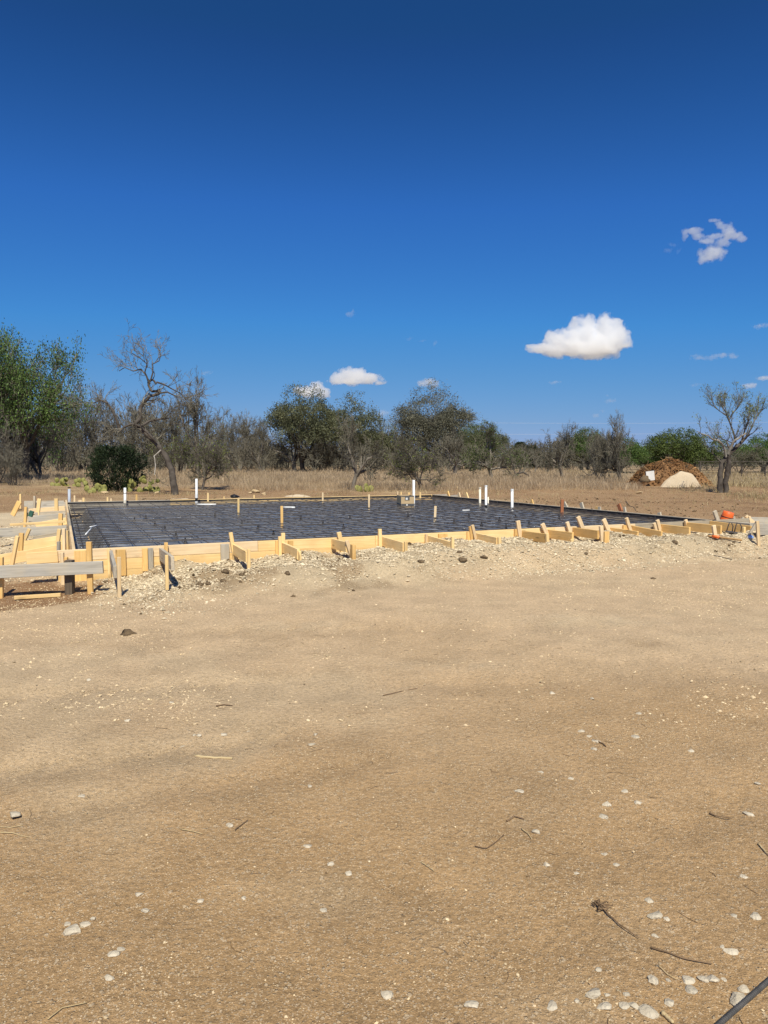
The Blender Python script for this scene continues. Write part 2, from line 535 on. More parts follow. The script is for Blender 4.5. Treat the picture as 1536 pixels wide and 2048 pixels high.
def ground_colour(x, y):
    dn, dl, db, dr = edge_d(x, y)
    dq = np.maximum.reduce([dn, dl, db, dr])
    s = (x - PN[0]) * EX[0] + (y - PN[1]) * EX[1]
    n1 = fbm(x, y, 2.2, 4); n2 = fbm(x + 50, y + 9, .6, 3); n3 = fbm(x - 31, y * 2.2, 3.2, 3)
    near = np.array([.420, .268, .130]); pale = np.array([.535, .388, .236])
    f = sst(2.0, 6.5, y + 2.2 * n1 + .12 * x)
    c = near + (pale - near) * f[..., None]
    def lay(c, col, a):
        return c + (np.array(col) - c) * np.clip(a, 0, 1)[..., None]
    c = lay(c, (.275, .180, .092), sst(.10, .45, n3 + .4 * n2) * .26 * sst(-.2, .25, fbm(x, y, .13, 3) + n2) * (y < 14))
    c = lay(c, (.50, .385, .24), sst(.12, .4, n1 * .8 - n2 * .5) * .35)
    # darker damp or organic patches and pale dusty smears that lie on the lot
    for px, py, rx, ry, col_, amt in SMEARS:
        q = on_h(px, py, 0); wx = rx / F * q[1]; wy = ry / F * q[1] * q[1] / CH
        e2 = ((x - q[0]) / wx) ** 2 + ((y - q[1]) / wy) ** 2
        c = lay(c, col_, np.exp(-e2) * amt * sst(-.25, .30, fbm(x, y, .14, 3) + .5 * fbm(x + 9, y, .5, 2)) * (.5 if col_[0] < .4 else .9))
    # ground under the pale crushed limestone banked on the forms, and round the back of the pad
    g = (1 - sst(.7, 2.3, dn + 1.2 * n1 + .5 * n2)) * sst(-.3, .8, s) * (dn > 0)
    c = lay(c, (.45, .36, .232), g * .9)  # dirt between the stones, darkened to stand in for shade in the gaps
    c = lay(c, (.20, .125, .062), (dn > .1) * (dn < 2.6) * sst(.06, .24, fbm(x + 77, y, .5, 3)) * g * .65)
    c = lay(c, (.57, .465, .31), (1 - sst(.8, 2.2, np.maximum(dr, db) + 1.2 * n1)) * (np.maximum(dr, db) > 0) * .8)
    c = lay(c, (.55, .445, .295), (1 - sst(1.2, 2.6, dl + 1.2 * n1)) * (dl > 0) * (y > 9.2) * .8)
    # brown topsoil: the dug strip by the near corner, and beyond the pad
    c = lay(c, (.235, .130, .062), sst(.0, .22, (-3.62 + .26 * (y - 6.77)) - x + .5 * n2) * (1 - sst(8.5, 9.0, y + n2)))
    beyond = sst(1.6, 3.4, np.maximum.reduce([db, dr * .8, dl * .55]) + 1.6 * n1) * (y > 9.5)
    c = lay(c, (.27, .158, .075), beyond * .92)
    c = lay(c, (.43, .315, .175), beyond * sst(.0, .35, fbm(x + 8, y * .6, 3.0, 3)) * .65 * sst(22, 28, y))
    c = lay(c, (.17, .095, .045), beyond * sst(.05, .3, fbm(x + 3, y * 1.5, 1.3, 3)) * .6)
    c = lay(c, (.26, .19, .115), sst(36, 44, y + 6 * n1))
    return c
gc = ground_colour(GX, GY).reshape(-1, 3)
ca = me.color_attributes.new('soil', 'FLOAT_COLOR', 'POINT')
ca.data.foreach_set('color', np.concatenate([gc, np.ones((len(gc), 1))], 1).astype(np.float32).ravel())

m, t, b = nt('dirt')
tc = N(t, 'ShaderNodeTexCoord'); at = N(t, 'ShaderNodeAttribute', attribute_name='soil')
nA = noise_node(t, tc.outputs['Object'], 2.3, 6, .6); nB = noise_node(t, tc.outputs['Object'], 38, 5, .65); nC = noise_node(t, tc.outputs['Object'], 190, 4, .75)
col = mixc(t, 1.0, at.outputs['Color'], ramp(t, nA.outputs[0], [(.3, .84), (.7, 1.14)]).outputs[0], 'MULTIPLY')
col = mixc(t, 1.0, col, ramp(t, nB.outputs[0], [(.28, .74), (.5, 1.0), (.72, 1.18)]).outputs[0], 'MULTIPLY')
col = mixc(t, 1.0, col, ramp(t, nC.outputs[0], [(.25, .60), (.5, 1.0), (.75, 1.36)]).outputs[0], 'MULTIPLY')
vo = N(t, 'ShaderNodeTexVoronoi'); vo.inputs['Scale'].default_value = 85
wob = N(t, 'ShaderNodeVectorMath', operation='MULTIPLY_ADD'); wob.inputs[1].default_value = (.012, .012, .012)
t.links.new(nB.outputs['Color'], wob.inputs[0]); t.links.new(tc.outputs['Object'], wob.inputs[2]); t.links.new(wob.outputs[0], vo.inputs['Vector'])
sepc = N(t, 'ShaderNodeSeparateColor'); t.links.new(vo.outputs['Color'], sepc.inputs[0])
thr = N(t, 'ShaderNodeMath', operation='MULTIPLY'); t.links.new(sepc.outputs[0], thr.inputs[0]); t.links.new(sepc.outputs[1], thr.inputs[1])
sub = N(t, 'ShaderNodeMath', operation='SUBTRACT'); t.links.new(thr.outputs[0], sub.inputs[0]); t.links.new(vo.outputs['Distance'], sub.inputs[1])
gf = ramp(t, sub.outputs[0], [(.20, 0.0), (.34, .7)])
col = mixc(t, gf.outputs[0], col, (.62, .48, .31))
vo2 = N(t, 'ShaderNodeTexVoronoi'); vo2.inputs['Scale'].default_value = 210; t.links.new(wob.outputs[0], vo2.inputs['Vector'])
s2 = N(t, 'ShaderNodeSeparateColor'); t.links.new(vo2.outputs['Color'], s2.inputs[0])
t2 = N(t, 'ShaderNodeMath', operation='MULTIPLY'); t.links.new(s2.outputs[0], t2.inputs[0]); t.links.new(s2.outputs[2], t2.inputs[1])
u2 = N(t, 'ShaderNodeMath', operation='SUBTRACT'); t.links.new(t2.outputs[0], u2.inputs[0]); t.links.new(vo2.outputs['Distance'], u2.inputs[1])
col = mixc(t, ramp(t, u2.outputs[0], [(.08, 0.0), (.18, .75)]).outputs[0], col, (.66, .52, .35))
nD = noise_node(t, tc.outputs['Object'], 95, 2, .5)
col = mixc(t, ramp(t, nD.outputs[0], [(.64, 0.0), (.74, .55)]).outputs[0], col, (.13, .078, .035))
t.links.new(col, b.inputs['Base Color']); b.inputs['Roughness'].default_value = .95; spec(b, .12)
hs_ = N(t, 'ShaderNodeMath', operation='MULTIPLY_ADD'); hs_.inputs[1].default_value = .35
t.links.new(nC.outputs[0], hs_.inputs[0]); t.links.new(nB.outputs[0], hs_.inputs[2])
h2 = N(t, 'ShaderNodeMath', operation='MULTIPLY_ADD'); h2.inputs[1].default_value = .5
t.links.new(gf.outputs[0], h2.inputs[0]); t.links.new(hs_.outputs[0], h2.inputs[2])
bump(t, b, h2.outputs[0], .9, .020)
M['dirt'] = m
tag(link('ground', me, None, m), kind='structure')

# ------------------------------------------------------------------ gravel: loose grains nobody could count
_r = .78                       # an eight faced chip with a flat-ish top
CHIP = (np.array([[.95, .1, -.2], [-.1, .95, -.1], [-.95, -.1, -.25], [.1, -.95, -.15], [.1, .05, _r], [0, 0, -_r]]),
        np.array([[0, 1, 4], [1, 2, 4], [2, 3, 4], [3, 0, 4], [1, 0, 5], [2, 1, 5], [3, 2, 5], [0, 3, 5]]))
def pebbles(P, S, rg, flat=.65):
    """P (n,3) centres, S (n,) radii -> verts, tris (20 each)"""
    n = len(P)
    base, f = CHIP
    V = base[None] * rg.uniform(.65, 1.3, (n, 6, 1)) + rg.normal(0, .12, (n, 6, 3))
    V = V * np.stack([rg.uniform(.75, 1.3, n), rg.uniform(.7, 1.1, n), rg.uniform(flat * .7, flat * 1.2, n)], 1)[:, None, :]
    a = rg.uniform(0, 6.283, n); c, s = np.cos(a), np.sin(a)
    tl = rg.normal(0, .25, n)
    Z = V[..., 2] + V[..., 0] * tl[:, None]
    X = V[..., 0] * c[:, None] - V[..., 1] * s[:, None]; Y = V[..., 0] * s[:, None] + V[..., 1] * c[:, None]
    V = np.stack([X, Y, Z], -1) * S[:, None, None] + P[:, None, :]
    Fa = f[None] + (np.arange(n) * 6)[:, None, None]
    return V.reshape(-1, 3), Fa.reshape(-1, 3)

def scatter(n, xf, dens, smin, smax, pw, rg, zoff=.15):
    x, y = xf(n)
    keep = rg.random(n) < dens(x, y)
    x, y = x[keep], y[keep]
    s = smin * (1 - rg.random(len(x)) * (1 - (smin / smax) ** pw)) ** (-1 / pw)
    z = gz(x, y) + s * zoff
    return np.stack([x, y, z], 1), s
rg = np.random.default_rng(21)
def wedge(y0, y1):
    def f(n):
        y = np.sqrt(rg.uniform(y0 ** 2, y1 ** 2, n)); x = rg.uniform(-.60, .60, n) * y + rg.uniform(-.3, .3, n)
        return x, y
    return f
outside = lambda x, y: (np.maximum.reduce(edge_d(x, y)) > .06)
clump = lambda x, y: .10 + .90 * sst(.04, .42, fbm(x + 5, y, .9, 4) + .45 * fbm(x, y, .22, 2))
P1, S1 = scatter(42000, wedge(1.75, 4.2), clump, .0015, .007, 2.6, rg, .25)
P2, S2 = scatter(60000, wedge(4.0, 12.5), lambda x, y: clump(x, y) * outside(x, y), .005, .018, 2.8, rg, .15)
def bankpos(n):
    s = rg.uniform(.1, LN + 1.2, n); d = rg.uniform(.03, 2.6, n)
    return PN[0] + EX[0] * s + NOUT[0] * d, PN[1] + EX[1] * s + NOUT[1] * d
def bankden(x, y):
    dn, dl, db, dr = edge_d(x, y)
    s = (x - PN[0]) * EX[0] + (y - PN[1]) * EX[1]
    return (1 - sst(.7, 2.5, dn + .8 * fbm(x, y, 1.7, 4))) ** 1.3 * sst(.0, 1.2, s) * np.clip(.85 + 1.6 * fbm(x + 9, y, .35, 2) + .9 * fbm(x, y, .9, 2), .2, 1)
P3, S3 = scatter(115000, bankpos, bankden, .0075, .034, 2.5, rg, .25)
def leftpos(n):
    return rg.uniform(-8.5, -3.5, n), rg.uniform(7.6, 17, n)
def leftden(x, y):
    dn, dl, db, dr = edge_d(x, y)
    return ((dl > .05) & (dl < 3)) * (y > 8.75 + .4 * fbm(x, y, .6, 2)) * .75
P4, S4 = scatter(16000, leftpos, leftden, .010, .038, 2.4, rg, .3)
def backpos(n):
    return rg.uniform(-9, 12, n), rg.uniform(11, 27, n)
def backden(x, y):
    dn, dl, db, dr = edge_d(x, y)
    d = np.maximum(db, dr)
    return ((d > .05) & (d < 3.2)) * (1 - d / 3.4) * .9
P5, S5 = scatter(9000, backpos, backden, .012, .05, 2.0, rg, .2)
V, Fc = pebbles(np.concatenate([P1, P2, P3, P4, P5]), np.concatenate([S1, S2, S3, S4, S5]), rg)
k_ = 8 * (len(P1) + len(P2))
tag(link('gravel', mesh_np('gravel', V, [Fc[:k_], Fc[k_:]], [1, 0]), None, [M['gravel'], M['grit']]), 'pale crushed limestone gravel strewn on the dirt and banked against the forms', 'gravel', kind='stuff')
# dark soil crumbs among the gravel
P6, S6 = scatter(16000, bankpos, lambda x, y: bankden(x, y) * sst(.02, .25, fbm(x + 77, y, .5, 3)), .006, .035, 2.2, rg, .35)
P7, S7 = scatter(16000, wedge(1.8, 11), lambda x, y: (.3 + clump(x + 30, y)) * outside(x, y) * .5 * (.25 + y / 12), .0016 , .009, 2.4, rg)
P8, S8 = scatter(2500, backpos, lambda x, y: (np.maximum.reduce(edge_d(x, y)) > 1.0) * .8, .02, .07, 2.0, rg, .2)
V, Fc = pebbles(np.concatenate([P6, P7, P8]), np.concatenate([S6, S7, S8]), rg)
tag(link('soil_crumbs', mesh_np('soil_crumbs', V, [Fc]), None, M['soil_grain']), 'dark brown crumbs of soil scattered among the pale gravel', 'soil', kind='stuff')
# litter: bits of dry stalk
def stalks(n, y0, y1, l0, l1, r0, rg):
    mb = MB()
    x, y = wedge(y0, y1)(n)
    ok = outside(x, y); x, y = x[ok], y[ok]
    for px, py in zip(x, y):
        L = rg.uniform(l0, l1); a = rg.uniform(0, math.pi); k = rg.normal(0, .5)
        P = []
        for q in np.linspace(-.5, .5, 4):
            P.append([px + math.cos(a + k * q) * L * q, py + math.sin(a + k * q) * L * q, 0])
        P = np.array(P); P[:, 2] = gz(P[:, 0], P[:, 1]) + r0 + rg.uniform(0, .004, 4)
        Vv, Ff = tube_path(P, r0 * rg.uniform(.6, 1.3), 4, False)
        mb.add(Vv, Ff)
    return mb
tag(link('stalk_litter', stalks(170, 1.8, 6.0, .015, .08, .0009, rg).mesh('stalk_litter'), None, M['twig']), 'thin brown bits of dry stalk littering the dirt', 'litter', kind='stuff')

# ------------------------------------------------------------------ the pad inside the forms, plastic, trench, steel
def quad_uv(u, v):
    """u across (0..1 along the near form), v away (0..1)"""
    u = np.asarray(u)[..., None]; v = np.asarray(v)[..., None]
    return (PN * (1 - u) + PR * u) * (1 - v) + (PBL * (1 - u) + PBR * u) * v
TH = .038
def pad_z(x, y, top, low):
    dn, dl, db, dr = edge_d(x, y)
    wob = .05 * fbm(x, y, .7, 2)
    e = np.minimum.reduce([-dn + .12, -dl - .10 + wob, -db + wob, -dr + .02 + wob])   # width of the perimeter trench differs
    return low + (top - low) * sst(.20, .42, e)
def pad_sheet(n1, n2, zf):
    u, v = np.meshgrid(np.linspace(.0042, .9958, n1), np.linspace(.0042, .9958, n2))
    P = quad_uv(u, v)
    P[..., 2] = zf(P[..., 0], P[..., 1])
    i = (np.arange(n2 - 1)[:, None] * n1 + np.arange(n1 - 1)[None]).ravel()
    return P.reshape(-1, 3), np.stack([i, i + 1, i + n1 + 1, i + n1], 1)
V, q = pad_sheet(120, 120, lambda x, y: pad_z(x, y, HS - .155, -.02))
M['pad_soil'] = simple_mat('pad_soil', (.40, .27, .14), (.52, .38, .22), 5, .95, .5, .01, .1)
tag(link('building_pad', mesh_np('building_pad', V, [q], None, True), None, M['pad_soil']), kind='structure')

# black polythene vapour barrier, wrinkled, lying over the pad and down into the trench on the near and left sides
def poly_z(x, y):
    sx = (x - PN[0]) * EX[0] + (y - PN[1]) * EX[1]; sy = (x - PN[0]) * NOUT[0] + (y - PN[1]) * NOUT[1]
    w = .030 * fbm(sx * .35 + .6 * vnoise(sx * .8, sy * .8), sy * 1.0, .32, 3) + .016 * fbm(sx * .4, sy * 1.3 + 7, .13, 2) + .02 * fbm(sx, sy, 1.4, 2)
    return pad_z(x, y, HS - .125, -.0) + w
n1, n2 = 240, 290
u, v = np.meshgrid(np.linspace(.0046, 1 - .030, n1), np.linspace(.0046, 1 - .030, n2))
P = quad_uv(u, v); P[..., 2] = poly_z(P[..., 0], P[..., 1]); P = P.reshape(-1, 3)
i = (np.arange(n2 - 1)[:, None] * n1 + np.arange(n1 - 1)[None]).ravel()
m, t, b = nt('polythene')
tc = N(t, 'ShaderNodeTexCoord')
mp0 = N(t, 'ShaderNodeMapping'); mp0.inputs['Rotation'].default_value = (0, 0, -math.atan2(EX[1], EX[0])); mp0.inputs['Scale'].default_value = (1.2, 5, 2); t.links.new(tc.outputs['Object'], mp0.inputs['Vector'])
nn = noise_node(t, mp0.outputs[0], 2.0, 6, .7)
t.links.new(ramp(t, nn.outputs[0], [(.34, (.035, .037, .042)), (.72, (.33, .335, .35))]).outputs[0], b.inputs['Base Color'])  # pale dust streaks that also paint in the wrinkle highlights and sheen
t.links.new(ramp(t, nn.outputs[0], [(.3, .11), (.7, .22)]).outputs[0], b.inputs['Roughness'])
spec(b, .55)
mp = N(t, 'ShaderNodeMapping'); mp.inputs['Rotation'].default_value = (0, 0, -math.atan2(EX[1], EX[0])); mp.inputs['Scale'].default_value = (3.2, 12, 4)
t.links.new(tc.outputs['Object'], mp.inputs['Vector'])
nw = noise_node(t, mp.outputs[0], 1.3, 5, .6); nw.inputs['Distortion'].default_value = .8
bump(t, b, nw.outputs[0], .9, .06)
M['polythene'] = m
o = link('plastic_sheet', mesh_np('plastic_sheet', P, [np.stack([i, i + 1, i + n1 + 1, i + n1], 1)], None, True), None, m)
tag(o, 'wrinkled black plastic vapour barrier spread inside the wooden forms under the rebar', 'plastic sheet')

mat_root = empty('rebar_mat', PN + np.array([0, 0, HS - .06]), 'tied grid of thin dark rebar lying over the black plastic', 'rebar grid')
def bar(p0, p1, r, sag, seed):
    k = np.linspace(0, 1, 9)[:, None]
    P = p0 * (1 - k) + p1 * k
    rr = np.random.default_rng(seed)
    P[:, 2] += rr.normal(0, sag, 9); P[:, :2] += rr.normal(0, sag, (9, 2))
    return tube_path(P - np.array(mat_root.location), r, 5)
nb = 33
for k in range(nb):
    f = .014 + .972 * k / (nb - 1)
    a, c = quad_uv(np.array(f), np.array(.012)), quad_uv(np.array(f), np.array(.988))
    a[2] = c[2] = HS - .060
    Vv, Ff = bar(a, c, .0072, .006, k)
    link('rebar', mesh_np('rebar', Vv, Ff, None, True), mat_root, M['rebar'])
    a, c = quad_uv(np.array(.008), np.array(f)), quad_uv(np.array(.992), np.array(f))
    a[2] = c[2] = HS - .047
    Vv, Ff = bar(a, c, .0072, .006, 100 + k)
    link('rebar', mesh_np('rebar', Vv, Ff, None, True), mat_root, M['rebar'])
# black plastic chairs that carry the steel
Vc, Fch = lathe([(.034, 0), (.030, .010), (.016, .03), (.012, .072), (.018, .08), (.0, .083)], 8)
chair_me = mesh_np('rebar_chair', Vc, Fch)
chair_me.materials.append(M['black_plastic'])
chair_px = [(484, 1045), (516, 1055), (547, 1066), (602, 1035), (646, 1045), (687, 1053), (758, 1018), (816, 1029), (908, 1042), (938, 1031), (963, 1048), (999, 1038), (1012, 1054), (1031, 1032),
            (1058, 1046), (1066, 1028), (1118, 1034), (292, 1034), (310, 1047), (330, 1056), (352, 1069), (371, 1082), (269, 1038), (530, 1010), (430, 1029), (868, 1002), (700, 1033), (590, 1013)]
for px, py in chair_px:
    p = on_h(px, py + 3, HS - .115)
    o = link('rebar_chair', chair_me, mat_root, None, p - np.array(mat_root.location))
    o.location.z = (HS - .125) - mat_root.location.z
# short upright stirrup ends along the far trench
for k in range(9):
    p = quad_uv(np.array(.965), np.array(.10 + .085 * k))
    Vv, Ff = tube_path(np.array([[p[0], p[1], HS - .10], [p[0], p[1], HS + .01 + .02 * (k % 3)]]) - np.array(mat_root.location), .006, 5)
    link('stirrup', mesh_np('stirrup', Vv, Ff), mat_root, M['rebar'])

# ------------------------------------------------------------------ formwork
Z = np.array([0, 0, 1.0])
near = empty('formwork', PN, 'long yellow pine form along the near edge of the slab with kicker braces on gravel', 'formwork')
left = empty('formwork', PBL, 'left end form of the slab propped by a jumble of grey and yellow boards', 'formwork')
back = empty('formwork', PBR, 'low form along the far edge of the slab in front of the dry grass', 'formwork')
right = empty('formwork', PR, 'weathered grey form running back along the far right edge of the slab', 'formwork')

def wall(root, p, d, out, cuts, rows, mats, h=.1395, t=TH, seed=0):
    rr = random.Random(seed)
    for r in range(rows):
        c = cuts[r % len(cuts)]
        for k in range(len(c) - 1):
            a = p + d * (c[k] + .002) - out * (t / 2 + rr.uniform(0, .003)); e = p + d * (c[k + 1] - .002) - out * (t / 2 + rr.uniform(0, .003))
            z = HS - r * (h + .0035) - rr.uniform(0, .002)
            board('plank', root, [a[0], a[1], z], [e[0], e[1], z - rr.uniform(-.003, .003)], h, t, mats(r, k, (c[k] + c[k + 1]) / 2))
wall(near, PN, EX, NOUT, [[-.17, 2.35, 4.1, 7.3, 9.0, LN + .9], [-.17, 2.9, 6.0, 8.8, LN + .9], [-.17, 1.7, 4.6]], 3,
     lambda r, k, s: M['weathered'] if s > 9.0 else (M['pine'] if (k + r) % 3 else M['pine_pale']), seed=1)
wall(left, PN + EY * .04, EY, LOUT, [[0, 3.4, 6.6, LL + 1.0]], 3, lambda r, k, s: M['pine_pale'] if k != 1 else M['weathered'], seed=2)
wall(back, PBL, EB, BOUT, [[-.9, 2.6, 5.5, 8.0, LB]], 2, lambda r, k, s: M['pine'] if k else M['grey_wood'], seed=3)
wall(right, PR, ER, ROUT, [[-.75, 2.4, 5.4, LR + .02]], 2, lambda r, k, s: M['weathered'], seed=4)
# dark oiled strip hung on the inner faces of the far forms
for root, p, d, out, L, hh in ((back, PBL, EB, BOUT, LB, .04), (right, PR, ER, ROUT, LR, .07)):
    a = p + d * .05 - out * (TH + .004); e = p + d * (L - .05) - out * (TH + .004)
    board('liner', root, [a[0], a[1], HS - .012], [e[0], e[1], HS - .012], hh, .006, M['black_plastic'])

# scabs nailed over the joints of the near form
for x0, x1, y0, y1, mt in ((148, 172, 1101, 1162, 'pine_warm'), (231, 251, 1099, 1136, 'pine_warm'), (284, 295, 1096, 1127, 'pine_warm'), (296, 306, 1096, 1125, 'grey_wood'),
                           (441, 458, 1088, 1113, 'grey_wood'), (551, 560, 1081, 1101, 'pine_warm'), (576, 586, 1081, 1092, 'pine_warm'), (877, 894, 1067, 1078, 'pine_warm'),
                           (934, 941, 1063, 1076, 'pine_warm'), (1029, 1036, 1058, 1073, 'pine_warm'), (1246, 1256, 1050, 1060, 'pine_warm'), (214, 220, 1096, 1146, 'pine')):
    o_ = PN + NOUT * .022
    a = on_v((x0 + x1) / 2, y0, o_, EX); lo = a.copy(); lo[2] = max(on_v((x0 + x1) / 2, y1, o_, EX)[2], -.05) - .1
    w = np.linalg.norm((on_v(x1, y0, o_, EX) - on_v(x0, y0, o_, EX))[:2])
    beam('cleat', near, a, lo, w, .036, EX, M[mt])

# stakes along the near form: (top px, low px, width px, material)
def stake_v(root, top, low, wpx, mt, off, out, p0, d, t=.038, extra=.28, name='stake'):
    o_ = p0 + out * off
    a = on_v(top[0], top[1], o_, d); c = on_v(low[0], low[1], o_, d)
    w = wpx / F * a[1] / max(.25, abs(d[0]))
    ax = unit(a - c)
    return beam(name, root, a, c - ax * extra, max(.03, min(w, .09)), t, d, M[mt])
for top, low, w, mt, off in (
        ((332, 1085), (332, 1110), 6.5, 'pine_warm', .05), ((461, 1065), (468.5, 1109), 7, 'pine', .03), ((566, 1066), (566.5, 1100), 7, 'pine', .04), ((559.5, 1073), (560, 1102), 6, 'pine', .075),
        ((677.5, 1064.5), (681, 1082), 8, 'pine', .04), ((759.5, 1058), (760, 1091), 6.5, 'pine', .03), ((853, 1068), (853, 1085), 5.5, 'pine_pale', .03), ((940, 1053), (943, 1078), 5, 'pine_warm', .04),
        ((944.5, 1050), (951, 1078), 5.5, 'pine_pale', .07), ((1035.5, 1041.5), (1040.5, 1074), 8, 'pine_pale', .05), ((1084.5, 1047.6), (1091.5, 1064), 8, 'pine_pale', .05),
        ((1134, 1044), (1139.5, 1063), 6.5, 'pine_pale', .05), ((1156, 1033.5), (1165, 1056), 8, 'pine_pale', .05), ((1207, 1038.5), (1218, 1064), 8, 'pine_pale', .05),
        ((1252.5, 1036), (1260, 1058), 6.5, 'pine_pale', .05), ((1314.5, 1040), (1319, 1058), 7, 'pine_pale', .04), ((1308, 1046), (1311, 1058), 6, 'pine_pale', .07),
        ((1371, 1039.5), (1373, 1048), 6, 'pine_pale', .05), ((1429, 1022), (1436, 1043), 8, 'weathered', .05)):
    stake_v(near, top, low, w, mt, off, NOUT, PN, EX)

# kicker braces: top edge start px on the form, end px out on the gravel, end stake (top, low, w) or None
for s0, s1, h, mt, es in (
        ((221.5, 1100), (230, 1132), .14, 'grey_wood', ((238, 1114), (238.5, 1156), 7)),
        ((321, 1095.5), (345, 1113), .16, 'weathered', ((333, 1110), (333.5, 1136), 6)),
        ((467, 1087.5), (494.5, 1103), .14, 'pine', ((497.5, 1098), (497.5, 1134), 6)),
        ((564, 1084), (597, 1098), .14, 'pine', ((599, 1102), (600, 1120), 5)),
        ((665, 1077), (694, 1084), .14, 'pine', ((693.5, 1081), (705, 1119), 7)),
        ((764, 1072.5), (808, 1085), .14, 'pine', ((811.5, 1083), (811.5, 1112), 6)),
        ((855, 1070), (904, 1084), .14, 'pine', ((905, 1073), (905, 1103), 5.5)),
        ((950, 1065), (995, 1075), .14, 'pine', ((998.5, 1074), (999.5, 1100), 6)),
        ((1041, 1061), (1093, 1067.5), .14, 'pine_warm', ((1094, 1067), (1095.5, 1094), 6)),
        ((1094, 1058.5), (1146, 1065), .14, 'pine_warm', ((1143.5, 1078), (1143.5, 1088), 5)),
        ((1147, 1054.5), (1197, 1061), .14, 'pine_warm', ((1202, 1051.5), (1205, 1085), 8)),
        ((1219, 1054.5), (1276, 1062.5), .14, 'pine_warm', None),
        ((1262, 1050.5), (1324, 1062.5), .14, 'pine_warm', ((1322, 1074), (1322, 1081), 5)),
        ((1320, 1048), (1380, 1054.5), .14, 'pine_warm', ((1376, 1068), (1376, 1077), 7)),
        ((1369, 1044), (1443, 1051), .15, 'pine_warm', ((1427, 1051), (1431, 1077), 8)),
        ((1421, 1041.5), (1503, 1052), .15, 'pine_warm', ((1488, 1054), (1488, 1072), 5))):
    a = on_v(s0[0], s0[1], PN + NOUT * .004, EX)
    e = on_v(s1[0], s1[1], a, NOUT)
    board('brace', near, a, e, h, TH, M[mt])
    if es:
        stake_v(near, es[0], es[1], es[2], 'pine_pale' if es[2] > 6 else 'pine', .02, NOUT, e + EX * .045, EX, extra=.25)
# two short blocks by the braces
a = on_v(706, 1089, PN + NOUT * .75, EX); beam('stake', near, a, a - Z * .22, .05, .09, EX, M['pine_warm'])
a = on_v(1213, 1063, PN + NOUT * .85, EX); beam('stake', near, a, a - Z * .25, .09, .038, EX, M['pine_warm'])

# left side: boards running out from the left form, and their stakes
def lbrace(s0, s1, h, mt, t=TH, drop=.03):
    d = (CH - HS + drop) * F / (s1[1] - HOR)                # how far off the top of the form is on that row
    k = (d - PN[1]) / EY[1]
    a = PN + EY * k + LOUT * .03; a[2] = HS - drop
    e = on_v(s0[0], s0[1], a, LOUT)
    return board('brace', left, a, e, h, t, M[mt])
for s0, s1, h, mt in (((48, 1002), (111, 1001), .15, 'grey_wood'), ((57, 1017.5), (111, 1011.5), .14, 'pine_pale'), ((69, 1024.7), (113, 1020.8), .14, 'weathered'),
                      ((56, 1033), (116, 1026), .18, 'grey_wood'), ((70, 1045.5), (117, 1035), .14, 'pine'), ((-14, 1057.5), (122, 1050.7), .15, 'grey_wood'),
                      ((65, 1073), (121, 1060), .14, 'weathered'), ((30, 1085), (125, 1068.5), .19, 'pine'), ((-10, 1111), (129, 1086), .15, 'pine')):
    lbrace(s0, s1, h, mt)
k = ((CH - HS + .0) * F / (1044 - HOR) - PN[1]) / EY[1]; a = PN + EY * k + LOUT * .05; a[2] = HS + .01; e = on_v(20, 1049.5, a, LOUT)
beam('brace', left, a, e, .089, .038, EY, M['pine'])
a = on_v(52, 1106, PN + EX * -.0 + NOUT * .0, LOUT); e = on_v(115, 1101.5, PN, LOUT)
for k in range(2):
    board('brace', left, a - Z * .144 * k, e - Z * .144 * k, .14, TH, M['pine'])

def stake_g(root, top, foot, wpx, mt, z=None, y=None, t=.038, wdir=(1, 0, 0), extra=.2, name='stake'):
    """a stake whose foot meets level z (or stands at distance y)"""
    f = at_y(foot[0], foot[1], y) if y is not None else on_h(foot[0], foot[1], z)
    a = on_v(top[0], top[1], f, (1, 0, 0))
    w = wpx / F * f[1]
    ax = unit(a - f)
    return beam(name, root, a, f - ax * extra, w, t, wdir, M[mt])
for top, foot, w, mt, y in (((79, 997.5), (76, 1023), 7, 'pine', 15.6), ((112.5, 997), (113, 1018), 7, 'pine', 17.0), ((52, 1014), (50, 1047), 5, 'pine_warm', 13.2),
                            ((121.5, 1027), (121, 1046), 8, 'pine_warm', 12.9), ((35, 1072), (29, 1104), 7, 'pine', 9.2), ((43, 1066), (42, 1084), 9, 'pine_warm', 10.4),
                            ((59, 1057.5), (49, 1081), 6, 'pine', 10.9), ((119, 1058), (114, 1100), 7, 'pine', 9.75), ((128, 1057), (128.5, 1100), 6, 'pine_pale', 9.65),
                            ((135, 1061), (136, 1098), 4, 'pine', 9.5), ((117.5, 1083), (117, 1163), 6, 'grey_wood', 8.95), ((124, 1105), (126.5, 1168), 7, 'pine_pale', 8.6),
                            ((132.5, 1114), (132.5, 1150), 6, 'pine_warm', 8.62), ((39, 1003), (33, 1015), 9, 'pine_warm', 15.8), ((41, 988), (41, 1001), 3.5, 'pine', 17.2), ((69, 992), (69, 1003), 4, 'weathered', 18.0)):
    stake_g(left, top, foot, w, mt, y=y)
# green painted stake ends
for top, foot, w in (((52.5, 1025), (51.5, 1033), 6), ((64, 1022), (60.5, 1033), 8)):
    p = stake_g(left, top, foot, w, 'green_paint', y=13.25, t=.045, extra=0.0)

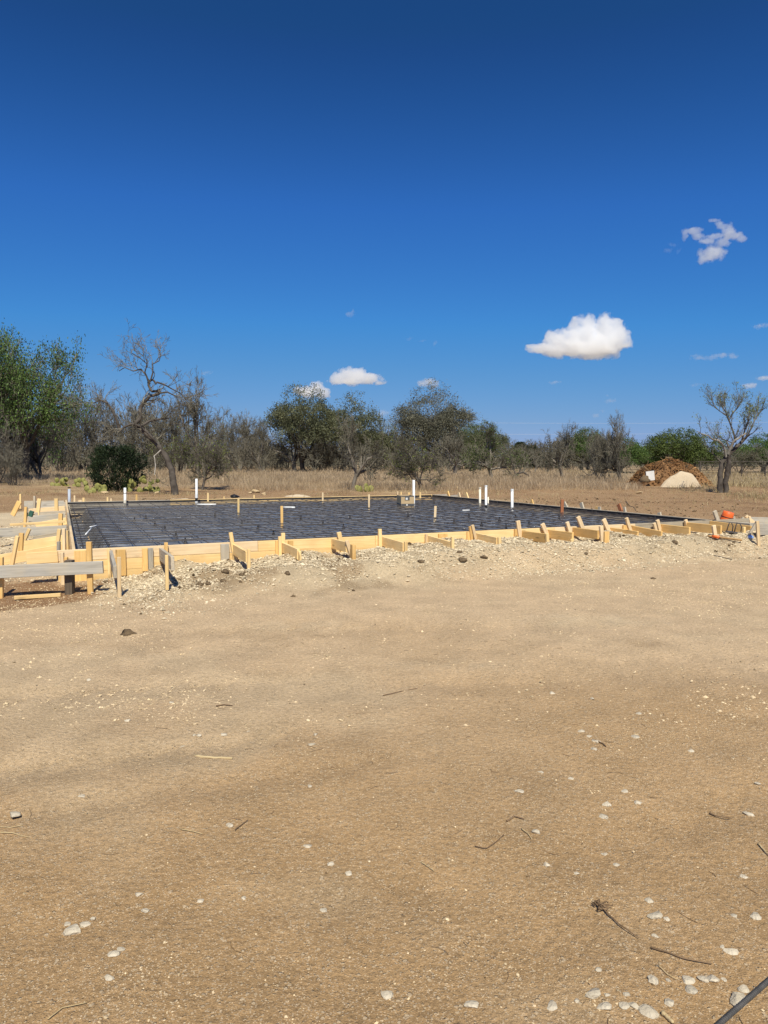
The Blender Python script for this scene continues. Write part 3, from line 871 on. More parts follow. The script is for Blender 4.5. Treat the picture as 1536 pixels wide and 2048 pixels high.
# batter board standing in front of the corner
bb = empty('batter_board', on_h(178, 1190, 0), 'long weathered grey board on stakes in front of the near left slab corner', 'batter board')
yb = 8.02
a, e = at_y(205.5, 1122, yb + .02), at_y(-70, 1134.5, yb - .1)
board('board', bb, a, e, .142, .036, M['grey_wood'])
stake_g(bb, (178, 1083.5), (181.5, 1191), 10.5, 'pine_warm', y=yb + .05, extra=.1)
stake_g(bb, (2, 1114), (2, 1168), 9, 'pine_warm', y=yb + .02, extra=.2)
stake_g(bb, (139, 1120), (140, 1186), 15, 'shaded_wood', y=yb + .09, t=.085, extra=.1)
a, e = on_h(29, 1199, -.05), on_h(122, 1193, -.03)
tag(beam('loose_stake', None, a + Z * .02, e + Z * .02, .04, .035, Z, M['pine']), 'yellow wooden stake lying on brown soil under the grey batter board', 'stake')

# far pegs and blocks along the back and right forms
for px, top, low, w, mt, off in ((149, 991, 1003, 3, 'pine_pale', .06), (160, 1000, 1005, 6, 'pine_pale', .05), (167, 995.5, 1004, 4, 'pine', .08), (215, 994.5, 1003, 3, 'pine', .08), (222, 997, 1003, 3, 'pine_pale', .12),
                                 (273, 989, 1001, 3.5, 'pine_warm', .15), (508, 990, 998, 2.5, 'pine', .06), (448, 993, 999, 2.5, 'pine', .06), (795, 983.5, 990, 2, 'pine_pale', .05), (802, 984, 990, 2.5, 'pine', .05),
                                 (818, 985, 990, 4, 'pine', .05)):
    stake_v(back, (px, top), (px, low), w, mt, off, BOUT, PBL, EB, extra=.15)
for px, px2, top, low, w, mt in ((895, 898, 983, 993, 5, 'pine_warm'), (917, 919, 986, 993, 4, 'pine_pale'), (932, 935, 986, 995, 5, 'pine'), (1063, 1064, 999.5, 1003, 2.5, 'pine_warm'), (1128, 1131, 1005, 1011, 4, 'weathered'),
                                 (1162, 1165, 1005.5, 1015, 4, 'weathered'), (1194, 1194, 1013.5, 1018, 3, 'pine_warm'), (1199, 1199, 1013.5, 1018, 3, 'weathered'), (1237, 1242, 1008.5, 1022, 6, 'red_wood'),
                                 (1249, 1250, 1014, 1020, 2, 'weathered'), (1318, 1319, 1025, 1029, 3.5, 'weathered')):
    stake_v(right, (px, top), (px2, low), w, mt, .08, ROUT, PR, ER, extra=.15)
for px0, py0, px1, py1, mt in ((868, 989, 894, 988.5, 'grey_wood'), (897, 991, 915, 989.5, 'grey_wood')):      # braces beyond the back right corner
    a, e = at_y(px0, py0, 22.6), at_y(px1, py1, 23.0)
    board('brace', back, a, e, .10, TH, M[mt])
# boards at the right corner
for (x0, y0), (x1, y1), h, mt, d0, d1 in (((1470, 1044), (1512, 1046), .14, 'grey_wood', 12.9, 13.0), ((1500, 1034), (1580, 1036), .15, 'grey_wood', 14.6, 14.9), ((1516, 1048), (1590, 1047), .19, 'grey_wood', 11.9, 12.4),
                                          ((1443, 1040.5), (1466, 1043), .07, 'pine_warm', 13.6, 13.4)):
    board('brace', right, at_y(x0, y0, d0), at_y(x1, y1, d1), h, TH, M[mt])
for top, foot, w, mt, y in (((1514.5, 1042), (1517, 1082), 6, 'pine_pale', 11.6), ((1514, 1043), (1503, 1062), 5, 'weathered', 11.8), ((1466.5, 1034), (1472, 1047), 6, 'weathered', 13.8),
                            ((1486, 1034), (1484, 1044), 4, 'weathered', 14.2), ((1498.5, 1032.5), (1501, 1044), 4, 'pine_pale', 14.3), ((1492, 1031.5), (1497, 1036), 6, 'pine_pale', 14.4)):
    stake_g(right, top, foot, w, mt, y=y)

# ------------------------------------------------------------------ things standing in the slab
PZ = HS - .125
def pipe(px, top, low, wpx, mt, label, bands=(), cap=True, lean=0):
    p = on_h(px, low, PZ)
    a = on_v(px + lean, top, p, (1, 0, 0))
    r = wpx / F * p[1] / 2
    root = empty('plumbing_pipe', p, label, 'pipe', 'plumbing pipes standing in the slab')
    L = a[2] - p[2] + .05
    dx = a[0] - p[0]
    prof = [(r, -.05), (r, L - .05), (r * .8, L - .05), (r * .8, L - .09), (0.001, L - .09)]
    V, Ff = lathe(prof, 16); V[:, 0] += dx * np.clip(V[:, 2] / L, 0, 1)
    body = link('pipe_body', mesh_np('pipe_body', V, Ff, None, True), root, M[mt])
    for z0, z1, k, bm in bands:
        V, Ff = lathe([(r * 1.01, z0 * L), (r * k, z0 * L + .002), (r * k, z1 * L - .002), (r * 1.01, z1 * L)], 16)
        V[:, 0] += dx * np.clip(V[:, 2] / L, 0, 1)
        link('band', mesh_np('band', V, Ff), body, M[bm])
    return root
pipe(138.5, 978, 1012, 5.2, 'conduit', 'grey conduit pipe at the far left corner of the slab', ((.0, .16, 1.35, 'black_tape'), (.95, 1.0, 1.1, 'black_tape')))
pipe(250, 975.5, 1012, 5.0, 'pvc', 'white pipe with a thin black ring in front of the dark juniper bush', ((.62, .66, 1.06, 'black_tape'), (0, .3, 1.12, 'pvc_cream')))
pipe(393, 957.5, 1010, 4.6, 'pvc', 'tall white pipe with a dark collar near the left rear of the slab', ((.13, .25, 1.15, 'black_tape'), (.25, .4, 1.18, 'pvc'), (-.02, .13, 1.25, 'pvc')))
pipe(827.5, 960, 1012, 4.8, 'pvc', 'tall white pipe touching the right side of the cardboard box', ())
pipe(960, 978.5, 1012, 4.4, 'pvc_cream', 'cream coloured pipe left of the white pipe pair', ((.93, 1.0, 1.1, 'pvc_cream'),))
pipe(972, 974.7, 1021, 4.8, 'pvc', 'white pipe with a dark band and elbow at its foot', ((.10, .22, 1.15, 'black_tape'), (-.02, .10, 1.4, 'pvc'), (.93, 1.0, 1.12, 'pvc')), lean=0)
pipe(976.3, 994, 1012, 2.6, 'pvc_cream', 'thin short white pipe just behind the banded white pipe', ())
pipe(1024.3, 982, 1021.5, 5.4, 'pvc', 'thick white pipe standing alone near the right form', ((.90, 1.0, 1.12, 'pvc'),))
# pvc offcuts lying on the plastic
for (x0, y0), (x1, y1), lab in (((567, 1014.5), (590, 1015), 'white pipe offcut lying on plastic beside the tall stake in mid slab'), ((925, 1021.5), (939, 1021), 'white pipe offcut lying near the cream pipe'),
                                ((171, 1069), (183, 1056), 'white pipe piece slanting down into the left trench'), ((180, 1054), (194, 1051), 'white elbow piece on plastic near the left trench'),
                                ((395, 1009), (432, 1009), 'white pipe offcut at the foot of the tall left rear pipe')):
    a, e = on_h(x0, y0, PZ + .09), on_h(x1, y1, PZ + .09)
    V, Ff = tube_path(np.linspace(a, e, 4), .011 if x0 < 200 else .02, 10)
    tag(link('pipe_offcut', mesh_np('pipe_offcut', V, Ff, None, True), None, M['pvc']), lab, 'pipe', 'pipe offcuts on the plastic')

def slab_stake(px, top, low, wpx, mt, label, t=.02, lean=0):
    p = on_h(px, low, PZ + .02); a = on_v(px + lean, top, p, (1, 0, 0))
    o = beam('grade_stake', None, a, p - Z * .05, wpx / F * p[1], t, (1, 0, 0), M[mt])
    tag(o, label, 'stake', 'stakes standing in the slab')
slab_stake(477, 998, 1029, 4, 'pine', 'short pine stake left of the tallest stake in the slab')
slab_stake(564, 1012, 1051.5, 5.2, 'pine_warm', 'tallest pine stake, standing nearest in the middle of the slab', lean=-.5)
slab_stake(645.5, 985, 1006, 3.2, 'pine_pale', 'pale stake near the far form behind the tallest stake')
slab_stake(738, 989, 1019, 3.6, 'pine_pale', 'pale stake between the far form stake and the cardboard box')
slab_stake(869.5, 1012, 1041, 4.8, 'pine_pale', 'slightly leaning pale stake in front of the cardboard box', lean=1.5)
slab_stake(840.5, 984.5, 1000, 3.2, 'pine', 'small yellow stake just right of the boxed pipe')
slab_stake(1123.5, 999, 1029, 6, 'red_wood', 'orange brown stake near the right form', lean=1, t=.05)
slab_stake(416, 986, 1007, 3.2, 'pine', 'yellow stake right of the tall left rear pipe')

# cardboard box blocking out a plumbing trap
p0, p1, p2 = on_h(794, 1012, PZ + .03), on_h(802.5, 1015, PZ + .03), on_h(828, 1014.6, PZ + .03)
bx = empty('cardboard_box', p1, 'brown cardboard box with dark bands standing on the plastic beside a white pipe', 'box')
hgt = on_v(802.5, 991.8, p1, (1, 0, 0))[2] - p1[2]
p3 = p0 + p2 - p1
def wallq(name, a, e, z0, z1, mt, out=0.0, parent=bx, th=.008):
    d = unit(e - a); n = np.array([d[1], -d[0], 0])
    a2, e2 = a + n * out, e + n * out
    return beam(name, parent, [*(a2[:2]), p1[2] + (z0 + z1) / 2], [*(e2[:2]), p1[2] + (z0 + z1) / 2], z1 - z0, th, Z, M[mt], chamf=.001)
for a, e in ((p0, p1), (p1, p2), (p2, p3), (p3, p0)):
    wallq('panel', a, e, 0, hgt, 'card')
for a, e in ((p0, p1), (p1, p2)):
    wallq('band', a, e, hgt * .16, hgt * .32, 'card_dark', .006)
wallq('band', p1 * .72 + p2 * .28, p1 * .35 + p2 * .65, hgt * .62, hgt * .98, 'card_dark', .006)
wallq('band', p1, p2, hgt * .93, hgt * 1.0, 'card_dark', .005)
wallq('tape', p1 * .66 + p2 * .34, p1 * .5 + p2 * .5, hgt * .66, hgt * .84, 'sheet', .009, th=.004)
wallq('tape', p1 * .62 + p2 * .38, p1 * .5 + p2 * .5, hgt * .12, hgt * .28, 'sheet', .009, th=.004)

def lumpy(name, c, rx, ry, rz, mt, label, cat, seed, amp=.35, group=None, sub=ICO2, flatten=True, facet=False):
    V = sub[0].copy()
    for i, v in enumerate(V):
        k = mnoise.noise(Vector(v * 1.3) + Vector((seed * 3.7, seed, 0))) * amp + mnoise.noise(Vector(v * 3.1) + Vector((0, seed * 2.1, 0))) * amp * .4
        V[i] = v * (1 + k)
    if facet:
        rr = np.random.default_rng(seed)
        for _ in range(9):
            n = unit(rr.normal(0, 1, 3) + [0, 0, .3]); dd = rr.uniform(.42, .78)
            over = np.maximum(V @ n - dd, 0); V -= over[:, None] * n * .92
    V *= [rx, ry, rz]
    if flatten: V[:, 2] = np.maximum(V[:, 2], -rz * .55)
    a = seed * 1.7; ca, sa = math.cos(a) if rx == ry else 1, math.sin(a) if rx == ry else 0
    V = np.stack([V[:, 0] * ca - V[:, 1] * sa, V[:, 0] * sa + V[:, 1] * ca, V[:, 2]], 1)
    me = mesh_np(name, V, [sub[1]], None, not facet)
    o = link(name, me, None, M[mt], c)
    return tag(o, label, cat, group)
c = at_y(468.5, 993.5, 19.4)
lumpy('rubbish_bag', c, .13, .1, .055, 'black_plastic', 'crumpled black bag lying on the far form left of centre', 'bag', 5, .5)

# ------------------------------------------------------------------ the right corner: bucket, handle, stirrups, bottle
pb = at_y(1452, 1041, 13.5)
bk = empty('bucket', pb, 'orange plastic bucket tipped upside down behind the right slab corner', 'bucket')
sc_ = .235 / .15
V, Ff = lathe([(.001, .30), (.115, .30), (.12, .295), (.128, .20), (.137, .10), (.143, .02), (.146, 0), (.141, 0), (.11, .28), (.001, .285)], 28)
Vr, Fr = lathe([(.140, .118), (.143, .118), (.143, .135), (.138, .135)], 28)
tilt = Matrix.Rotation(R(12), 4, 'Y') @ Matrix.Rotation(R(8), 4, 'X')
for nm, VV, FF, mt in (('bucket_body', V * .80, Ff, 'orange'), ('rim', Vr * .80, Fr, 'black_tape')):
    o = link(nm, mesh_np(nm, VV * [1, 1, .72], FF, None, True), bk, M[mt])
    o.matrix_local = tilt
a, e = on_g(1415, 1075.5), on_g(1483, 1090)
hd = empty('shovel_handle', a, 'wooden tool handle with an orange grip lying on gravel near the right corner', 'tool')
d = e - a
za = [gz1(*(a + d * k)[:2]) for k in (0, .3, .65, 1)]
ax = np.linspace(0, 1, 8)
P = np.array([d * k for k in ax]); P[:, 2] = np.linspace(max(za[0], za[1]), max(za[2:]), 8) + .03 - a[2]
V, Ff = tube_path(P[2:], .017, 10); link('handle', mesh_np('handle', V, Ff, None, True), hd, M['handle_wood'])
V, Ff = tube_path(np.array([P[1], P[1] * .2 + P[2] * .8, P[2] * .5 + P[3] * .5]), [.022, .026, .024], 10); link('grip', mesh_np('grip', V, Ff, None, True), hd, M['orange'])
V, Ff = tube_path(np.array([P[0], P[1]]), [.014, .018], 8); link('tip', mesh_np('tip', V, Ff, None, True), hd, M['handle_wood'])
pc = on_g(1463, 1069); pc[2] += .015
br = empty('rebar_stand', pc, 'dark steel piece with two wire hoops lying on the gravel by the right corner', 'steel hoops')
V, q, tr = chamfer_box(.19, .10, .025, .004)
o = link('base', mesh_np('base', V, [q, tr]), br, M['rebar']); o.rotation_euler = (0, .1, -.5); o.location.z = .02
for dx, dy, lean, w in ((-.075, .03, .05, .05), (.03, -.03, .04, .07)):
    P = [(dx, dy, .02), (dx + lean * .6, dy, .13), (dx + lean, dy, .185), (dx + lean + w * .6, dy - .01, .175), (dx + lean + w, dy - .02, .12), (dx + lean * .8 + w, dy - .02, .03)]
    V, Ff = tube_path(np.array(P), .009, 6); link('hoop', mesh_np('hoop', V, Ff, None, True), br, M['rebar'])
pp = on_g(1500, 1079.5); pp[2] += .035
lumpy('plastic_bottle', pp, .055, .04, .04, 'blue', 'crushed blue plastic bottle lying on gravel by the right corner stake', 'bottle', 3, .3)

# ------------------------------------------------------------------ single stones and clods lying on the lot
words_x = ['at the far left edge', 'near the left edge', 'a quarter of the way across', 'left of centre', 'in the middle', 'right of centre', 'three quarters of the way across', 'near the right edge', 'at the far right edge']
stones = [
 (30, 1630, 22, 14, 'p', 'bright white stone at the left edge of the lot, halfway down the dirt'), (149, 1867, 30, 20, 'p', 'largest flat stone of the small cluster at bottom left'),
 (174, 1855, 20, 14, 'p', 'pale stone touching the right end of the largest bottom left stone'), (132, 1857, 14, 12, 'p', 'brownish pebble left of the largest bottom left stone'),
 (186, 1843, 12, 8, 'p', 'thin pale chip behind the bottom left stone cluster'), (227, 1912, 18, 18, 'p', 'round stone of the pair below the bottom left cluster'),
 (241, 1904, 14, 14, 'p', 'smaller stone tucked behind the round one at bottom left'), (218, 1961, 16, 14, 'p', 'single oval stone below the bottom left pair'),
 (773, 2000, 20, 30, 'p', 'upright oval pale stone at the bottom centre of the photo'), (460, 1656, 14, 11, 'p', 'cream stone beside a curved twig in left middle dirt'),
 (255, 1443, 12, 9, 'p', 'small round white stone below the dark clod on the left'), (279, 1797, 14, 8, 'p', 'slanted flat pebble up and right of the bottom left cluster'),
 (290, 1828, 13, 9, 'p', 'pair like pale pebble just below the slanted flat pebble'), (698, 1749, 12, 10, 'p', 'cream pebble left of centre in the lower dirt, beside a chip'),
 (615, 1698, 14, 14, 'p', 'bright pebble with gravel specks around it, left of centre'), (400, 1805, 12, 8, 'p', 'low cream pebble between the bottom left cluster and centre'),
 (488, 1803, 10, 12, 'p', 'narrow upright pebble in the lower dirt left of centre'), (648, 1823, 12, 10, 'p', 'lumpy white pebble above the bottom centre oval stone'),
 (660, 1733, 12, 12, 'p', 'triangular pale pebble left of the cream pebble'),
 (1187, 1998, 28, 26, 'p', 'large slanted stone leading the row of stones at bottom right'), (1208, 2020, 24, 20, 'p', 'squat stone below the large slanted one at bottom right'),
 (1297, 2031, 28, 24, 'p', 'grey white stone at the bottom edge right of centre'), (1268, 2022, 20, 18, 'p', 'brownish stone left of the grey white bottom edge stone'),
 (1248, 2018, 18, 12, 'p', 'thin pale slab lying between the two bottom edge stones'), (1340, 2008, 18, 20, 'p', 'angular stone standing alone right of the bottom edge stone'),
 (1309, 1965, 20, 16, 'p', 'round white stone left of the four stone row at bottom right'), (1337, 1965, 11, 10, 'p', 'tiny round pebble between round stone and stone row'),
 (1373, 1970, 22, 18, 'p', 'left stone of the four stone row at bottom right'), (1383, 1984, 24, 13, 'p', 'stone in front of the left stone of the row'),
 (1406, 1970, 18, 15, 'p', 'third stone of the row, flat topped, at bottom right'), (1425, 1969, 22, 18, 'p', 'right hand stone of the row, grey sided'),
 (1449, 1967, 10, 14, 'p', 'small narrow stone just past the end of the row'), (1477, 2001, 32, 24, 'p', 'big white stone under the steel rod at bottom right'),
 (1488, 1982, 18, 14, 'p', 'stone behind the steel rod above the big white stone'), (1508, 1835, 20, 16, 'p', 'white stone with a dark shaded side at the right edge'),
 (1297, 1806, 14, 18, 'p', 'upright grey white stone above the dark twig on the right'), (1309, 1838, 24, 13, 'p', 'long flat white stone right of the weed root'),
 (1334, 1845, 12, 14, 'p', 'pebble beside the long flat white stone'), (1468, 1833, 12, 10, 'p', 'pebble left of the dark sided white stone'),
 (1311, 1876, 12, 10, 'p', 'pebble just above the left end of the dark twig'), (1445, 1896, 10, 10, 'p', 'round pebble above the tall split stone at right'),
 (1461, 1910, 20, 26, 'p', 'tall split stone near the right edge'), (1195, 1941, 12, 9, 'p', 'lone pebble below the end of the weed stem'),
 (1105, 2024, 24, 12, 'p', 'flat stone at the bottom edge left of the stone row'), (942, 2020, 24, 22, 'p', 'pale chunky stone near the bottom edge right of centre'),
 (1252, 1995, 12, 12, 'p', 'pebble in the gap above the bottom edge stones'), (1154, 2012, 12, 14, 'p', 'small stone left of the large slanted stone'),
 (1213, 1997, 10, 12, 'p', 'brown pebble touching the large slanted stone'), (1074, 1669, 16, 14, 'p', 'round pale stone right of centre with a twig beside it'),
 (1207, 1637, 16, 14, 'p', 'nearer stone of the loose trio right of centre'), (1213, 1613, 16, 10, 'p', 'middle stone of the loose trio right of centre'),
 (1274, 1606, 16, 11, 'p', 'broad pale pebble right of the loose trio'), (1250, 1584, 11, 8, 'p', 'far stone standing alone above the broad pale pebble'),
 (1163, 1464, 11, 10, 'p', 'pointed pebble at the head of the small stone line'), (1180, 1475, 9, 8, 'p', 'second pebble of the small stone line'),
 (1192, 1485, 14, 6, 'p', 'flat pebble ending the small stone line by a twig'), (1188, 1500, 10, 7, 'p', 'pebble just in front of the small stone line'),
 (1269, 1475, 14, 7, 'p', 'pair of joined pebbles right of the small stone line'), (1382, 1505, 10, 7, 'p', 'shaded pebble further right on the middle dirt'),
 (1081, 1545, 10, 8, 'p', 'round buff pebble in the middle dirt right of centre'), (1141, 1559, 10, 7, 'p', 'low buff pebble right of the round buff one'),
 (1038, 1584, 14, 8, 'p', 'wide flat pebble right of centre in the lower half'), (1499, 1630, 20, 10, 'p', 'wide white stone near the right edge, mid height'),
 (1515, 1573, 9, 8, 'p', 'white pebble by the right edge above the wide white stone'), (1278, 1429, 11, 6, 'p', 'small flat pebble on the upper right dirt'),
 (1185, 1399, 7, 9, 'p', 'narrow pebble standing on the upper dirt right of centre'), (1104, 1387, 12, 6, 'p', 'flat cream pebble alone on the upper dirt'),
 (1093, 1733, 12, 10, 'p', 'oval pebble below the round pale stone right of centre'), (1153, 1749, 8, 10, 'p', 'yellowish oval pebble above the weed root'),
 (1210, 1712, 14, 12, 'p', 'triangular white pebble below the loose trio'), (1232, 1733, 12, 9, 'p', 'whitish pebble right of the triangular white pebble'),
 (1487, 1756, 12, 8, 'p', 'oval pebble near the right edge under a straw'), (389, 1472, 9, 6, 'p', 'left pebble of a touching pair above the flat stick'),
 (399, 1473, 9, 6, 'p', 'right pebble of a touching pair above the flat stick'), (366, 1495, 10, 7, 'p', 'white pebble left of the flat stick'),
 (624, 1491, 10, 8, 'p', 'bright far pebble of a loose pair right of the flat stick'), (631, 1471, 9, 7, 'p', 'pebble above the bright pebble right of the flat stick'),
 (448, 1470, 12, 5, 'p', 'flat chip between the touching pair and centre'), (500, 1468, 12, 6, 'p', 'flat chip nearest the centre on its gravel patch'),
 (620, 1575, 10, 7, 'p', 'pebble halfway between flat stick and centre'), (164, 1596, 12, 9, 'p', 'pebble with a shaded side left of the tread marks'),
 (178, 1361, 10, 6, 'p', 'pale flat pebble on the left below the dark clod'), (342, 1406, 9, 8, 'p', 'pale pebble right of the dark clod on reddish soil'),
 (255, 1270, 26, 14, 'd', 'big dark brown clod alone on the left dirt'), (587, 1194, 10, 9, 'd', 'dark clod on open dirt below the gravel bank'),
 (450, 1147, 16, 10, 'd', 'dark clod heaped on the gravel between second and third braces'), (400, 1171, 16, 12, 'd', 'dark double clod at the toe of the gravel bank'),
 (416, 1169, 12, 10, 'd', 'crumbly brown clod right of the double clod'), (446, 1163, 14, 8, 'd', 'flat dark clod below the heaped clod'),
 (481, 1166, 8, 6, 'd', 'small round clod at the gravel toe below a brace'), (484, 1152, 11, 8, 'd', 'dark clod beneath the pine brace with leaning stake'),
 (575, 1149, 14, 8, 'd', 'crumbly clod in the middle of the gravel bank'), (925, 1122, 20, 10, 'd', 'large dark rock at the gravel toe right of centre'),
 (920, 1106, 12, 8, 'd', 'dark clod just above the large dark rock'), (967, 1115, 17, 6, 'd', 'flat dark clod right of the large dark rock'),
 (842, 1124, 16, 8, 'd', 'dark clod patch at gravel toe below a brace'), (1349, 1086, 15, 5, 'd', 'flat dark stone on gravel near the right braces'),
 (212, 1165, 10, 13, 'd', 'black clod at the foot of the gravel by the grey board'), (39, 1021, 10, 8, 'd', 'dark rock on gravel left of the far braces'),
 (1172, 1108, 9, 4, 'd', 'thin dark clod on the dirt below the right braces'), (1306, 1158, 12, 4, 'd', 'flat dark chip on the open dirt at right'),
]
for k, (px, py, w, h, kind, lab) in enumerate(stones):
    p = on_g(px, py)
    r = w / F * p[1] / 2
    rz = max(.32 * r, min(.8 * r, h / F * p[1] * .55))
    if kind == 'd' and k % 3 == 0: rz = max(rz, r * .6)
    o = lumpy('stone' if kind == 'p' else 'dirt_clod', (p[0], p[1], gz1(p[0], p[1]) + rz * .14), r * (1.55 if kind == 'p' else 1.1 if w > 24 else .9), r * (1.3 if kind == 'p' else .95 if w > 24 else .8), rz, 'stone' if kind == 'p' else 'clod', lab, 'stone' if kind == 'p' else 'dirt clod', k + 1,
              (.25 if kind == 'p' else .7), 'loose pale stones on the dirt' if kind == 'p' else 'dark clods and rocks', facet=(kind == 'p'))

# twigs, sticks, weeds on the lot
def stick(name, pts, r, mt, label, cat, lift=.006, taper=.6, root=None):
    P = []
    for px, py in pts:
        p = on_g(px, py); P.append([p[0], p[1], p[2] + lift])
    P = np.array(P); r = r * .72
    k = np.linspace(0, len(P) - 1, len(P) * 3)
    P = np.stack([np.interp(k, np.arange(len(P)), P[:, c]) for c in range(3)], 1)
    P[1:-1] += np.random.default_rng(len(label)).normal(0, r * .18, (len(P) - 2, 3))
    V, Ff = tube_path(P, np.linspace(r, r * taper, len(P)), 6)
    o = link(name, mesh_np(name, V, Ff, None, True), root, M[mt])
    if label and root is None: tag(o, label, cat, 'twigs and sticks on the dirt')
    return o
for nm, pts, r, mt, lab in (
        ('stick', [(390, 1516), (420, 1519), (465, 1520)], .011, 'straw', 'flat pale stick lying on the dirt left of centre'),
        ('twig', [(1301, 1899), (1330, 1912), (1370, 1926), (1423, 1939)], .0042, 'twig', 'dark straight twig on the lower right dirt'),
        ('twig', [(766, 1394), (800, 1386), (835, 1379)], .0045, 'twig', 'long thin grey twig across the upper middle dirt'),
        ('twig', [(432, 1414), (448, 1412), (465, 1415)], .006, 'twig', 'short dark twig above the flat stick on the left'),
        ('straw', [(361, 1664), (385, 1669), (405, 1672)], .003, 'straw', 'pale straw by the cream stone left of centre'),
        ('twig', [(470, 1664), (482, 1655), (496, 1643)], .003, 'twig', 'curved thin twig running up from the cream stone'),
        ('twig', [(950, 1698), (972, 1703), (990, 1694), (1008, 1673)], .0028, 'twig', 'wavy thin twig right of centre in the lower dirt'),
        ('twig', [(1014, 1645), (1028, 1637), (1048, 1641)], .006, 'twig', 'forked dark twig right of centre'),
        ('twig', [(1419, 1630), (1432, 1637), (1462, 1645)], .0055, 'twig', 'dark twig near the right edge mid height'),
        ('straw', [(96, 2048), (125, 2030), (173, 2012)], .0025, 'straw', 'long straw at the bottom left edge'),
        ('straw', [(-4, 1669), (25, 1672), (58, 1681)], .003, 'straw', 'long straw entering from the left edge'),
        ('straw', [(-4, 1658), (20, 1659), (46, 1656)], .0025, 'straw', 'upper thin straw at the left edge'),
        ('stick', [(1316, 1938), (1335, 1955), (1353, 1968)], .0022, 'straw', 'thin pale stalk below the dark twig'),
        ('stick', [(1516, 1693), (1526, 1703), (1540, 1716)], .005, 'straw', 'tan stick at the right edge mid height'),
        ('twig', [(1190, 1484), (1205, 1490), (1212, 1495)], .006, 'twig', 'small twig beside the line of pebbles'),
        ('twig', [(1043, 1661), (1056, 1672), (1063, 1682)], .0035, 'straw', 'pale slanting stalk left of the round pale stone'),
        ('stick', [(1325, 2034), (1336, 2042), (1346, 2052)], .010, 'straw', 'yellow corn like stub at the bottom edge'),
        ('twig', [(842, 1729), (852, 1738), (868, 1752)], .003, 'straw', 'pale stalk near the bottom middle'),
        ('twig', [(1428, 1112), (1450, 1117), (1464, 1120)], .012, 'bark_dark', 'dark stick on the dirt below the right corner'),
        ('twig', [(1252, 1003), (1258, 1012), (1268, 1015), (1272, 1022)], .02, 'bark_dark', 'crooked dark branch beyond the right form')):
    stick(nm, pts, r, mt, lab, 'twig' if nm != 'straw' else 'straw')
wr = empty('pulled_weed', on_h(1196, 1816, 0), 'dry pulled weed with a tangled root and long brown stem', 'weed')
o = stick('stem', [(1196, 1816), (1215, 1835), (1240, 1858), (1278, 1881)], .0045, 'twig', 'weed_stem', None, .008, .5, wr)
o.location = [-c for c in wr.location]
rr = random.Random(4)
mb = MB()
for k in range(16):
    a0 = rr.uniform(0, 6.28); L = rr.uniform(.02, .05)
    P = [(0, 0, .01)] + [(math.cos(a0) * L * q + rr.gauss(0, .006), math.sin(a0) * L * .6 * q + rr.gauss(0, .006), .01 + .012 * rr.random()) for q in (.4, .7, 1.0)]
    V, Ff = tube_path(np.array(P), .0022, 4); mb.add(V, Ff)
o = link('root', mb.mesh('root'), wr, M['twig']); o.location.z = gz1(wr.location.x, wr.location.y)
# steel rod entering at the lower right
a = on_h(1425, 2060, .03); e = on_h(1560, 1942, .05)
V, Ff = tube_path(np.array([a * (1 - k) + e * k for k in np.linspace(-.1, 1.2, 12)]), .0062, 10)
ring = MB(); ring.add(V, Ff)
for k in np.linspace(-.08, 1.18, 60):
    c = a * (1 - k) + e * k; dd = unit(e - a)
    V, Ff = tube_path(np.array([c - dd * .0015, c + dd * .0015]), .0073, 8); ring.add(V, Ff)
tag(link('steel_rod', ring.mesh('steel_rod'), None, M['rod']), 'dark ribbed steel rod lying across the bottom right corner', 'rod')

# ------------------------------------------------------------------ trees
def tubes(br, sides):
    """br: list of (pts (n,3), rad (n,)) -> V, quads; branches of equal length are built together"""
    mb = MB(); by = {}
    for P, r in br: by.setdefault(len(P), []).append((P, r))
    for n, L in by.items():
        P = np.array([p for p, _ in L]); r = np.array([q for _, q in L])
        T = np.gradient(P, axis=1); T /= np.linalg.norm(T, axis=2, keepdims=True) + 1e-9
        ref = np.where(np.abs(T[..., 2:3]) < .9, np.array([0, 0, 1.0]), np.array([1.0, 0, 0]))
        ref = np.broadcast_to(ref[:, :1], T.shape)
        u = np.cross(T, ref); u /= np.linalg.norm(u, axis=2, keepdims=True) + 1e-9
        v = np.cross(T, u)
        th = np.arange(sides) * 2 * math.pi / sides
        V = P[:, :, None] + r[:, :, None, None] * (np.cos(th)[:, None] * u[:, :, None] + np.sin(th)[:, None] * v[:, :, None])
        B = len(L)
        idx = np.arange(B * n * sides).reshape(B, n, sides)
        a = idx[:, :-1]; b2 = idx[:, 1:]
        q = np.stack([a, np.roll(a, -1, 2), np.roll(b2, -1, 2), b2], -1).reshape(-1, 4)
        mb.add(V.reshape(-1, 3), [q])
    return mb

